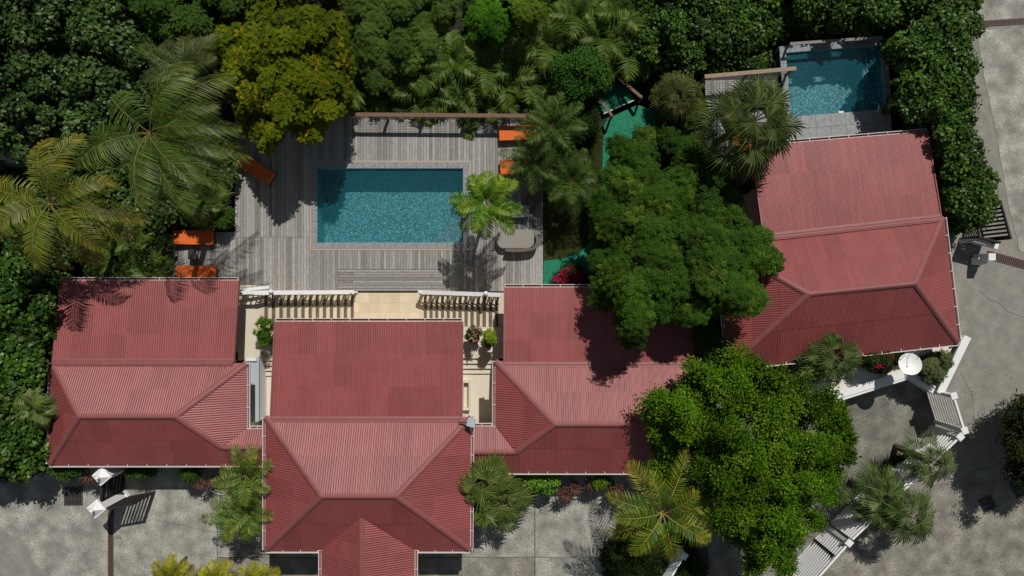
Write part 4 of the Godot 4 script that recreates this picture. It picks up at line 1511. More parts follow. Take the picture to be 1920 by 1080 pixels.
func make_sprays() -> void:
	# round glossy leaves (sea grape)
	for v in 3:
		var m := MB.new()
		for i in 9:
			var d := rnd_dir(0.25)
			m.col = Color.from_hsv(0, 0, rng.randf_range(0.75, 1.2))
			round_leaf(m, d * rng.randf_range(0.08, 0.26), (rnd_dir() * 0.75 + Vector3.UP).normalized(), rng.randf_range(0.065, 0.10))
		SP["round%d" % v] = m.mesh()
	# small leaves on short twigs
	for v in 3:
		var m := MB.new()
		for i in 26:
			var d := rnd_dir(0.35)
			m.col = Color.from_hsv(0, 0, rng.randf_range(0.75, 1.2))
			leaf(m, d * rng.randf_range(0.04, 0.24), (rnd_dir(0.1) + d * 0.8).normalized(), (rnd_dir() * 0.6 + Vector3.UP).normalized(), rng.randf_range(0.08, 0.13), rng.randf_range(0.045, 0.065))
		SP["small%d" % v] = m.mesh()
	# feathery sprays: several compound leaves from one tip
	for v in 3:
		var m := MB.new()
		for i in 6:
			var a := TAU * i / 6.0 + rng.randf() * 0.7
			var out := Vector3(cos(a), 0, sin(a))
			var l := rng.randf_range(0.26, 0.42)
			for k in 8:
				var t := (k + 1) / 8.0
				var p := out * l * t + Vector3(0, 0.14 * sin(t * 2.4), 0)
				var s := out.cross(Vector3.UP)
				m.col = Color.from_hsv(0, 0, rng.randf_range(0.8, 1.2))
				for e in [-1, 1]:
					leaf(m, p, (s * e + out * 0.5 + Vector3(0, -0.15, 0)).normalized(), (Vector3.UP + rnd_dir() * 0.3).normalized(), 0.11 * sin(PI * (0.15 + 0.75 * t)) + 0.02, 0.045)
		SP["feather%d" % v] = m.mesh()
	# tufts of broad overlapping leaflets
	for v in 3:
		var m := MB.new()
		for i in 5:
			var a := TAU * i / 5.0 + rng.randf() * 0.8
			var out := Vector3(cos(a), rng.randf_range(-0.1, 0.25), sin(a)).normalized()
			var s := out.cross(Vector3.UP).normalized()
			for k in 6:
				var t := (k + 0.5) / 6.0
				m.col = Color.from_hsv(0, 0, rng.randf_range(0.8, 1.2))
				for e in [-1, 1]:
					leaf(m, out * (0.05 + 0.24 * t), (s * e * (1.1 - t * 0.5) + out * 0.6).normalized(), (Vector3.UP + rnd_dir() * 0.25).normalized(), 0.10 * (1.1 - 0.5 * absf(t - 0.4)), 0.06)
		SP["tuft%d" % v] = m.mesh()
	# strappy rosette
	for v in 2:
		var m := MB.new()
		for i in 20:
			var a := i * 2.399
			var el := 0.15 + 1.1 * (i / 20.0)
			var d := Vector3(cos(a) * cos(el), sin(el), sin(a) * cos(el))
			var l := rng.randf_range(0.26, 0.36)
			m.col = Color.from_hsv(0, 0, rng.randf_range(0.75, 1.2))
			leaf(m, d * 0.02, d, (Vector3.UP - d * d.y).normalized() if absf(d.y) < 0.99 else Vector3.RIGHT, l, 0.05 if v == 0 else 0.035, 0.3)
		SP["strap%d" % v] = m.mesh()
	# flowers: little clusters of bracts
	var fm := MB.new()
	for i in 10:
		round_leaf(fm, rnd_dir(0.4) * rng.randf_range(0.02, 0.09), rnd_dir(0.9), 0.026)
	SP["flower0"] = fm.mesh()

func scatter(called: String, mesh: Mesh, m: Material, xf: Array, cl: Array, parent: Node) -> MultiMeshInstance3D:
	var mm := MultiMesh.new()
	mm.transform_format = MultiMesh.TRANSFORM_3D
	mm.use_colors = true
	mm.mesh = mesh
	mm.instance_count = xf.size()
	for i in xf.size():
		mm.set_instance_transform(i, xf[i])
		mm.set_instance_color(i, cl[i])
	var o := MultiMeshInstance3D.new()
	o.name = numbered(called, parent)
	o.multimesh = mm
	o.material_override = m
	parent.add_child(o, true)
	return o

func edge_distance(p: Vector2, poly: PackedVector2Array) -> float:
	var d := INF
	for i in poly.size():
		d = minf(d, p.distance_to(Geometry2D.get_closest_point_to_segment(p, poly[i], poly[(i + 1) % poly.size()])))
	return d

# a crown that fills an outline: clumps of sprays over a domed, uneven top
func crown(parent: Node, called: String, outline: Array, h_edge: float, h_top: float, dome: float, clumps: int, cr: float, per: int, spray: String, variants: int, m: Material, cols: Array, size := 1.0, skirt := 0.0, rough := 0.7, tilt := 0.0, stretch := 0.0, extra := []) -> Array:
	var poly := PackedVector2Array()
	var lo := Vector2(INF, INF)
	var hi := -lo
	for p in outline:
		var q := Vector2(p[0], p[1])
		poly.append(q)
		lo = lo.min(q)
		hi = hi.max(q)
	var xf := []
	var cl := []
	for k in variants:
		xf.append([])
		cl.append([])
	var centres := []
	var tries := 0
	while centres.size() < clumps and tries < clumps * 30:
		tries += 1
		var q := Vector2(rng.randf_range(lo.x, hi.x), rng.randf_range(lo.y, hi.y))
		if not Geometry2D.is_point_in_polygon(q, poly): continue
		var ed := edge_distance(q, poly) / 38.0
		if ed < cr * rng.randf_range(0.45, 1.05): continue
		var t := clampf(ed / dome, 0, 1)
		var y := lerpf(h_edge, h_top, sqrt(1.0 - (1.0 - t) * (1.0 - t))) + wave.get_noise_2d(q.x * 0.25, q.y * 0.25) * rough + rng.randf_range(-0.5, 0.3) * rough + tilt * (q.y - (lo.y + hi.y) * 0.5) / 100.0
		if rng.randf() < 0.2: y -= cr * 1.6
		centres.append([P(q.x, q.y, y), cr * rng.randf_range(0.65, 1.2)])
	if skirt != 0.0:
		var inner := poly
		var smaller := Geometry2D.offset_polygon(poly, -cr * 30.0)
		if smaller.size(): inner = smaller[0]
		for i in inner.size():
			var a := inner[i]
			var b := inner[(i + 1) % inner.size()]
			var n := int(a.distance_to(b) / 38.0 / cr * 0.8)
			for k in n:
				var q := a.lerp(b, rng.randf())
				var y := lerpf(skirt, h_edge, rng.randf())
				var w := P(q.x, q.y, h_edge)
				centres.append([Vector3(w.x, y, w.z), cr * 0.8])
	for e in extra:
		centres.append([P(e[0], e[1], e[2]), cr * 0.55])
	var mid := P((lo.x + hi.x) / 2, (lo.y + hi.y) / 2, h_edge)
	for c in centres:
		var r: float = c[1]
		var tone := rng.randf()
		var away := Vector3(c[0].x - mid.x, 0, c[0].z - mid.z).normalized().rotated(Vector3.UP, rng.randf_range(-0.7, 0.7))
		for i in per:
			var d := rnd_dir(0.75)
			var off: Vector3 = d * r * Vector3(1, 0.6, 1) * rng.randf_range(0.45, 1.1)
			var p: Vector3 = c[0] + off + away * off.dot(away) * stretch
			var up := (d * 0.8 + Vector3.UP * 0.7 + rnd_dir() * 0.35).normalized()
			var x := up.cross(Vector3(sin(i * 1.7), 0.1, cos(i * 1.7))).normalized()
			var bs := Basis(x, up, x.cross(up)).scaled(Vector3.ONE * size * rng.randf_range(0.75, 1.25))
			var k := rng.randi() % variants
			xf[k].append(Transform3D(bs, p))
			var cc: Color = cols[0].lerp(cols[1], clampf(tone * 0.7 + rng.randf() * 0.45, 0, 1))
			if cols.size() > 2 and rng.randf() < 0.07 + 0.22 * maxf(0, wave.get_noise_2d(p.x * 4.0, p.z * 4.0)):
				cc = cols[2]
			cl[k].append(cc * (1.0 + 0.45 * wave.get_noise_2d(p.x * 1.7 + 40.0, p.z * 1.7)))
	for k in variants:
		if xf[k].size():
			tag(scatter(called, SP["%s%d" % [spray, k]], m, xf[k], cl[k], parent), "", "", "", "stuff")
	return centres

func tree(called: String, label: String, root_px: Array, ground: float, outline: Array, h_edge: float, h_top: float, dome: float, clumps: int, cr: float, per: int, spray: String, m: Material, cols: Array, size := 1.0, trunk_r := 0.2, group := "", rough := 1.3, tilt := 0.0, upper := [], extra := []) -> Node3D:
	var at := P(root_px[0], root_px[1], ground)
	var o := base(called, Vector3(at.x, ground, at.z), label, "tree", group)
	var holder := node("crown", o)
	holder.position = -o.position
	var cs := crown(holder, "foliage", outline, h_edge, h_top, dome, clumps, cr, per, spray, 3, m, cols, size, 0.0, rough, tilt, 0.0, extra)
	if upper.size():
		cs.append_array(crown(holder, "foliage", outline, h_edge + upper[3], h_top + upper[3], dome, upper[0], upper[1], upper[2], spray, 3, m, cols, size, 0.0, rough, tilt, upper[4]))
	var tb := MB.new()
	var fork := Vector3(0.1, (h_edge - ground) * 0.55, 0.1)
	tb.tube([Vector3(0, -0.3, 0), fork * 0.4 + Vector3(0.08, 0, 0), fork], [trunk_r * 1.25, trunk_r, trunk_r * 0.8], 9)
	put("trunk", tb.mesh(), M.trunk, o)
	var lb := MB.new()
	var step := maxi(1, cs.size() / 26)
	for i in range(0, cs.size(), step):
		var tip: Vector3 = cs[i][0] - o.position
		var mid := fork.lerp(tip, 0.5) + Vector3(0, -0.15 + 0.12 * (i % 3), 0)
		lb.tube([fork, mid, tip], [trunk_r * 0.5, trunk_r * 0.28, trunk_r * 0.07], 5)
	put("limbs", lb.mesh(), M.trunk, o)
	return o

func bush(called: String, label: String, category: String, outline: Array, ground: float, h_edge: float, h_top: float, clumps: int, cr: float, per: int, spray: String, m: Material, cols: Array, size := 1.0, group := "", kind := "", rough := 0.7, dome := 1.4) -> Node3D:
	var cx := 0.0
	var cy := 0.0
	for p in outline:
		cx += p[0] / float(outline.size())
		cy += p[1] / float(outline.size())
	var at := P(cx, cy, ground)
	var o := base(called, at, label, category, group)
	if kind: o.set_meta("kind", kind)
	var holder := node("foliage", o)
	holder.position = -at
	var cs := crown(holder, "leaves", outline, h_edge, h_top, dome, clumps, cr, per, spray, 2 if spray == "strap" else 3, m, cols, size, ground + 0.05, rough)
	var st := MB.new()
	var step := maxi(1, cs.size() / 14)
	for i in range(0, cs.size(), step):
		var tip: Vector3 = cs[i][0] - at
		st.tube([Vector3(tip.x * 0.6, -0.1, tip.z * 0.6), Vector3(tip.x * 0.85, tip.y * 0.5, tip.z * 0.85), tip], [0.05, 0.035, 0.012], 5)
	put("stem", st.mesh(), M.trunk, o)
	return o

func build_trees() -> void:
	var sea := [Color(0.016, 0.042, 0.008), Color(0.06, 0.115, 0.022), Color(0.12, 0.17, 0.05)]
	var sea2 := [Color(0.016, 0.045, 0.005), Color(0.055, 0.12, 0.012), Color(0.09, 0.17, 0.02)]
	tree("shade_tree", "large dark feathery tree overhanging the green path and red roofs", [1265, 440], -0.2,
		[[1112, 380], [1135, 330], [1150, 275], [1190, 245], [1245, 262], [1292, 248], [1318, 300], [1332, 335], [1375, 352], [1398, 400], [1390, 440], [1412, 458], [1405, 490], [1400, 512], [1412, 555], [1385, 572], [1355, 568], [1325, 590], [1285, 598], [1250, 580], [1205, 600], [1190, 645], [1175, 610], [1130, 540], [1120, 500], [1108, 440]],
		2.9, 6.2, 4.2, 84, 0.6, 38, "feather", M.leaf, [Color(0.015, 0.045, 0.006), Color(0.055, 0.118, 0.011), Color(0.095, 0.15, 0.014)], 1.0, 0.28, "", 1.25, 1.4, [95, 0.4, 20, 0.9, 1.0], [[1412, 482, 6.4], [1428, 486, 6.4], [1446, 490, 6.3], [1412, 456, 6.2], [1424, 448, 6.3], [1414, 560, 6.6], [1402, 572, 6.6], [1184, 630, 6.2], [1186, 605, 6.2], [1130, 560, 5.6], [1160, 275, 3.6], [1140, 400, 3.4]])
	tree("shade_tree", "bright green leafy tree spreading over the front driveway", [1395, 850], 1.9,
		[[1238, 725], [1262, 690], [1300, 660], [1345, 672], [1400, 652], [1450, 672], [1500, 690], [1535, 715], [1560, 745], [1590, 775], [1575, 805], [1598, 850], [1570, 880], [1582, 900], [1540, 940], [1548, 985], [1510, 985], [1480, 1030], [1490, 1070], [1440, 1080], [1395, 1075], [1380, 1020], [1330, 1000], [1295, 950], [1240, 900], [1210, 840], [1235, 790], [1212, 765]],
		3.9, 6.8, 4.5, 58, 0.58, 44, "small", M.leaf, [Color(0.025, 0.075, 0.003), Color(0.10, 0.20, 0.007), Color(0.17, 0.25, 0.02)], 1.2, 0.3, "", 1.6, 0.0, [135, 0.34, 26, 1.6, 1.0], [[1572, 795, 5.4], [1580, 850, 5.4], [1548, 920, 5.4], [1525, 975, 5.2], [1470, 1050, 5.0], [1228, 785, 6.2], [1562, 765, 5.4], [1585, 820, 5.4], [1560, 890, 5.4]])
	tree("flame_tree", "yellow green tree leaning over the deck's far corner", [520, 130], -1.0,
		[[362, 95], [395, 50], [450, 20], [470, -70], [650, -70], [652, 60], [668, 120], [655, 180], [668, 215], [640, 222], [610, 235], [575, 275], [545, 262], [500, 288], [455, 250], [440, 195], [405, 165], [385, 130]],
		1.7, 4.1, 3.2, 110, 0.55, 44, "tuft", M.leaf, [Color(0.045, 0.08, 0.004), Color(0.14, 0.175, 0.006), Color(0.27, 0.225, 0.008)], 1.0, 0.2, "", 0.8, 0.0, [70, 0.4, 26, 0.6, 0.7])
	tree("feathery_tree", "soft light green feathery tree behind the deck railing", [755, 60], -3.0,
		[[640, -80], [860, -80], [872, 0], [858, 50], [830, 60], [850, 95], [790, 130], [760, 175], [700, 168], [668, 120], [655, 60]],
		-0.2, 1.7, 2.6, 110, 0.55, 46, "feather", M.leaf, [Color(0.045, 0.09, 0.014), Color(0.11, 0.18, 0.03)], 0.8, 0.18)
	tree("young_tree", "lime green young tree lit brightly above dark undergrowth", [918, 40], -3.0,
		[[890, 20], [920, 2], [948, 15], [957, 45], [935, 68], [900, 70], [886, 45]],
		1.4, 2.4, 1.0, 10, 0.3, 30, "feather", M.leaf, [Color(0.035, 0.12, 0.006), Color(0.085, 0.21, 0.012)], 0.7, 0.07, "", 0.8, 0.0, [12, 0.22, 16, 0.4, 1.4], [[884, 40, 2.0], [958, 28, 2.0], [905, 8, 2.0], [890, 66, 1.8], [930, 74, 1.8], [952, 56, 2.0]])
	tree("young_tree", "yellowish open branched young tree beside the lime one", [985, 30], -1.2,
		[[955, -10], [1000, -20], [1015, 20], [1005, 60], [965, 50]],
		2.2, 3.0, 1.0, 9, 0.34, 28, "feather", M.leaf, [Color(0.07, 0.13, 0.012), Color(0.15, 0.22, 0.02)], 0.7, 0.07)
	tree("upper_tree", "mid green bushy tree at the top edge left of the yellow tree", [350, 30], -1.2,
		[[235, -80], [470, -80], [450, 20], [400, 50], [372, 90], [330, 80], [290, 60], [250, 30]],
		2.4, 4.0, 2.0, 90, 0.5, 44, "tuft", M.leaf, [Color(0.022, 0.06, 0.01), Color(0.075, 0.14, 0.02)], 0.8, 0.15)
	tree("roadside_tree", "dark tree at the right edge shading the road", [1945, 840], 1.9,
		[[1885, 760], [1900, 735], [1990, 700], [2060, 800], [2040, 920], [1960, 930], [1895, 905], [1872, 850], [1890, 800]],
		3.4, 4.8, 2.0, 80, 0.5, 44, "small", M.leaf, [Color(0.02, 0.035, 0.01), Color(0.06, 0.075, 0.02)], 1.0, 0.16)
	# dense masses of glossy shrubs
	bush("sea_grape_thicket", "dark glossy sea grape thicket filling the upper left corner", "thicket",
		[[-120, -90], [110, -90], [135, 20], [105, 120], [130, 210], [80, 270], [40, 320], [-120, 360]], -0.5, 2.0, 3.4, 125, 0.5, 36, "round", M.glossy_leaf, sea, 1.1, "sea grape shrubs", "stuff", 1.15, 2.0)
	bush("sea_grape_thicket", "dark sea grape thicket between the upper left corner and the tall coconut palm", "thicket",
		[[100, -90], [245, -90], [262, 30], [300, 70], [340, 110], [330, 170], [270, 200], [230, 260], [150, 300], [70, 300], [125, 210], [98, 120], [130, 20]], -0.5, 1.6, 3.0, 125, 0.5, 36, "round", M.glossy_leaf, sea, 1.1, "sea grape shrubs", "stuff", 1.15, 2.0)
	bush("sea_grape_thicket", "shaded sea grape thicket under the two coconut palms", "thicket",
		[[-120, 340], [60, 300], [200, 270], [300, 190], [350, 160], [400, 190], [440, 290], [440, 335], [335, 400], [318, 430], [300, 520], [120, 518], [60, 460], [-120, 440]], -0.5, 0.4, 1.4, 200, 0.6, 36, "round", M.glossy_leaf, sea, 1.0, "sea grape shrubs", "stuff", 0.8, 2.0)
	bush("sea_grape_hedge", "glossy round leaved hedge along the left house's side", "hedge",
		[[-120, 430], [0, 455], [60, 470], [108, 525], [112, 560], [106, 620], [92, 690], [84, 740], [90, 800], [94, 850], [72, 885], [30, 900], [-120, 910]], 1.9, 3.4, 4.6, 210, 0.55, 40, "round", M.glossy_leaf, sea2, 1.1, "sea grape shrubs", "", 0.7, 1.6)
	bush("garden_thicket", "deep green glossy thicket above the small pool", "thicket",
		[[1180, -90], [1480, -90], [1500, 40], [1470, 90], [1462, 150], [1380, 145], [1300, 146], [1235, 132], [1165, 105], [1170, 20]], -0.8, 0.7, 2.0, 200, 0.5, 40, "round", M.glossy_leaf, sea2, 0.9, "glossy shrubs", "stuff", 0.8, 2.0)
	bush("garden_thicket", "glossy thicket at the top edge behind the small pool", "thicket",
		[[1470, -90], [1850, -90], [1800, 50], [1680, 56], [1560, 62], [1474, 70], [1498, 40]], 0.5, 2.2, 3.0, 150, 0.5, 40, "round", M.glossy_leaf, sea2, 0.9, "glossy shrubs", "stuff", 0.8, 2.0)
	bush("tall_hedge", "tall clipped hedge between the right villa and the road", "hedge",
		[[1672, 75], [1760, 10], [1826, -20], [1830, 60], [1822, 110], [1840, 170], [1826, 230], [1838, 290], [1862, 330], [1870, 385], [1850, 425], [1800, 442], [1780, 405], [1768, 330], [1755, 270], [1740, 240], [1690, 225], [1682, 150]], 1.9, 3.5, 4.5, 190, 0.5, 42, "round", M.glossy_leaf, sea2, 0.85, "", "", 0.6, 1.5)
	bush("round_bush", "rounded small leaved bush above the garden steps", "bush",
		[[1035, 130], [1060, 100], [1110, 92], [1140, 112], [1148, 145], [1122, 180], [1085, 182], [1045, 170]], -0.8, 0.9, 2.2, 34, 0.42, 36, "small", M.leaf, [Color(0.025, 0.075, 0.012), Color(0.07, 0.16, 0.025)], 1.2, "", "", 1.2)
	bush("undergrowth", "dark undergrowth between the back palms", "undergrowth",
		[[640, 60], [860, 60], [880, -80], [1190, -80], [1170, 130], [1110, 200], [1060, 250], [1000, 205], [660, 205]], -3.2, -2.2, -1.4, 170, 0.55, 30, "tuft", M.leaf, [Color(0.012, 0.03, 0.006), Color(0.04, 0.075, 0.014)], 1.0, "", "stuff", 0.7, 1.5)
	bush("undergrowth", "dark shrubs hiding the ground left of the garden path steps", "undergrowth",
		[[1060, 190], [1112, 182], [1126, 225], [1122, 262], [1080, 270], [1040, 250]], -0.3, 0.5, 1.1, 40, 0.4, 30, "small", M.leaf, [Color(0.012, 0.03, 0.006), Color(0.035, 0.07, 0.014)], 1.0, "", "stuff")
	bush("wispy_shrub", "olive wispy shrub between the garden path and small deck", "shrub",
		[[1228, 172], [1250, 142], [1300, 150], [1330, 190], [1335, 260], [1300, 300], [1250, 250], [1232, 215]], -0.2, 0.7, 1.8, 36, 0.4, 30, "feather", M.leaf, [Color(0.03, 0.055, 0.01), Color(0.095, 0.12, 0.022)], 1.0, "", "", 1.3)
	bush("veranda_shrub", "dark shrub at the right villa's veranda corner below the big fan palm", "shrub", ell(1392, 322, 30, 34), 0.5, 2.6, 3.4, 26, 0.42, 34, "tuft", M.leaf, [Color(0.016, 0.04, 0.006), Color(0.05, 0.095, 0.014)], 1.0)
	bush("hanging_shrub", "green shrub filling the gap between two red roofs", "shrub",
		[[1295, 580], [1345, 580], [1358, 640], [1362, 690], [1320, 690], [1296, 660]], 0.0, 3.4, 4.2, 34, 0.45, 40, "small", M.leaf, [Color(0.025, 0.075, 0.008), Color(0.09, 0.18, 0.014)], 1.0)


# ---------------------------------------------------------------- palms
# one feather frond rooted at o, with wind bending rachis and leaflets
func feather_frond(o: Vector3, az: float, el: float, length: float, droop: float, n: int, ll: float, lw: float, wind: Vector3, green: Color, tip: Color, rib: Color, vee := 0.25) -> ArrayMesh:
	var mb := MB.new()
	var pts := []
	var rad := []
	var dirs := []
	var p := o
	var steps := 14
	for i in steps + 1:
		var t := float(i) / steps
		pts.append(p)
		rad.append(lerpf(0.024, 0.004, t) * clampf(length / 3.0, 0.5, 1.2))
		var e := el - droop * pow(t, 1.25)
		var d := Vector3(cos(az) * cos(e), sin(e), sin(az) * cos(e))
		d = (d + wind * 0.55 * t).normalized()
		dirs.append(d)
		p += d * length / steps
	mb.col = rib
	mb.tube(pts, rad, 4)
	for k in n:
		var t := 0.14 + 0.86 * (k + 0.5) / n
		var f := t * steps
		var i := mini(int(f), steps - 1)
		var q: Vector3 = pts[i].lerp(pts[i + 1], f - i)
		var T: Vector3 = dirs[i]
		var S := T.cross(Vector3.UP).normalized()
		var Up := S.cross(T).normalized()
		var prof := clampf(0.35 + 1.5 * sin(PI * pow(t, 0.8)) * 0.5 + (0.1 if t < 0.9 else -0.15), 0.2, 1.1)
		for s: float in [-1.0, 1.0]:
			var L := ll * prof * rng.randf_range(0.85, 1.1)
			var fw := lerpf(0.35, 1.25, t * t) + rng.randf_range(-0.12, 0.12)
			var d := (S * s + T * fw + Up * (vee + rng.randf_range(-0.12, 0.12)) + wind * 0.9).normalized()
			var d2 := (d + Vector3(0, -0.75, 0) + wind * 1.2).normalized()
			var a := q + d * L * 0.5
			var e := a + d2 * L * 0.5
			var wv := T * lw * 0.5
			var cc := green.lerp(tip, clampf(rng.randf_range(-0.5, 0.65) + (t - 0.6) * 0.9, 0, 1)) * rng.randf_range(0.7, 1.25)
			mb.col = cc
			mb.quad(q - wv * 0.5, q + wv * 0.5, a + wv, a - wv)
			mb.tri(a - wv, a + wv, e)
	return mb.mesh()

# one fan leaf: stalk and a fan of folded blades
func fan_frond(o: Vector3, az: float, el: float, stalk: float, r: float, n: int, span: float, green: Color, tip: Color, droop := 0.5) -> ArrayMesh:
	var mb := MB.new()
	var d0 := Vector3(cos(az) * cos(el), sin(el), sin(az) * cos(el))
	var mid := o + d0 * stalk * 0.5
	var d1 := (d0 + Vector3(0, -0.35, 0)).normalized()
	var hub := mid + d1 * stalk * 0.5
	mb.col = green.lerp(Color(0.2, 0.2, 0.06), 0.5)
	mb.tube([o, mid, hub], [0.022, 0.016, 0.012], 5)
	var T := (Vector3(d1.x, d1.y * 0.35, d1.z) + Vector3(cos(az), 0, sin(az)) * 0.35 + Vector3(0, -0.15, 0)).normalized()
	var S := T.cross(Vector3.UP).normalized()
	var Up := S.cross(T).normalized()
	var tw := rng.randf_range(-0.35, 0.35)
	S = S.rotated(T, tw)
	Up = Up.rotated(T, tw)
	for k in n:
		var a := (float(k) / (n - 1) - 0.5) * span
		var d := T * cos(a) + S * sin(a) + Up * 0.12 * cos(a * 2.0)
		d = d.normalized()
		var side := d.cross(Up).normalized()
		var L := r * rng.randf_range(0.82, 1.08) * (1.0 - 0.12 * absf(a))
		var w := 0.85 * L * 0.55 * span / n
		var q := hub + d * L * 0.55
		var e := q + (d + Vector3(0, -droop, 0) * rng.randf_range(0.5, 1.4)).normalized() * L * 0.45
		mb.col = green.lerp(tip, clampf(rng.randf_range(-0.3, 0.75), 0, 1))
		var fold := Up * w * 0.35
		mb.tri(hub, q - side * w * 0.5 - fold, q + fold)
		mb.tri(hub, q + fold, q + side * w * 0.5 - fold)
		mb.tri(q - side * w * 0.5 - fold, e, q + fold)
		mb.tri(q + fold, e, q + side * w * 0.5 - fold)
	return mb.mesh()

func trunk_mesh(h: float, r: float, lean: Vector3) -> ArrayMesh:
	var mb := MB.new()
	var pts := []
	var rad := []
	for i in 15:
		var t := i / 14.0
		pts.append(Vector3(lean.x * t * t, h * t - 0.2 * (1 - t), lean.z * t * t))
		rad.append(r * (1.25 - 0.35 * t) * (1.0 if i % 2 else 0.9))
	mb.tube(pts, rad, 9)
	return mb.mesh()

# c: centre px, height, ground, count, length, droop, leaflets, leaflet length and width, wind, colours
func palm(called: String, label: String, c: Dictionary, group := "") -> Node3D:
	var top := P(c.at[0], c.at[1], c.h)
	var lean: Vector3 = c.get("lean", Vector3(0.2, 0, 0.1))
	var o := base(called, Vector3(top.x - lean.x, c.ground, top.z - lean.z), label, "palm", group)
	var th: float = c.h - c.ground
	put("trunk", trunk_mesh(th, c.get("r", 0.12), lean), M.trunk, o)
	var head := Vector3(lean.x, th, lean.z)
	var n: int = c.n
	var az0: float = c.get("az", rng.randf() * TAU)
	for i in n:
		var t := float(i) / n
		var az := az0 + i * 2.3999 + rng.randf_range(-0.15, 0.15)
		if c.has("dirs"):
			az = deg_to_rad(c.dirs[i])
		var el := lerpf(c.get("el_lo", -0.25), c.get("el_hi", 1.0), t) + rng.randf_range(-0.1, 0.1)
		var L: float = c.len * rng.randf_range(0.85, 1.08) * lerpf(1.0, 0.8, t)
		var age: float = clampf(1.0 - t * 2.2, 0, 1) * c.get("old", 0.35)
		var g: Color = c.green.lerp(c.tip, age)
		if c.has("blade"):
			put("frond", fan_frond(head + Vector3(0, rng.randf_range(-0.15, 0.1), 0), az, el, L * c.get("stalk", 0.5) * lerpf(1.0, 0.5, t) * rng.randf_range(0.75, 1.1), c.blade * rng.randf_range(0.85, 1.1), c.get("segs", 24), c.get("span", 4.2), g, c.tip, c.get("droop", 0.5)), M.frond, o)
		else:
			put("frond", feather_frond(head, az, el, L, c.droop * rng.randf_range(0.85, 1.15), c.leaflets, c.ll, c.lw, c.get("wind", Vector3.ZERO), g, c.tip, c.get("rib", Color(0.22, 0.20, 0.06)), c.get("vee", 0.2)), M.frond, o)
	return o

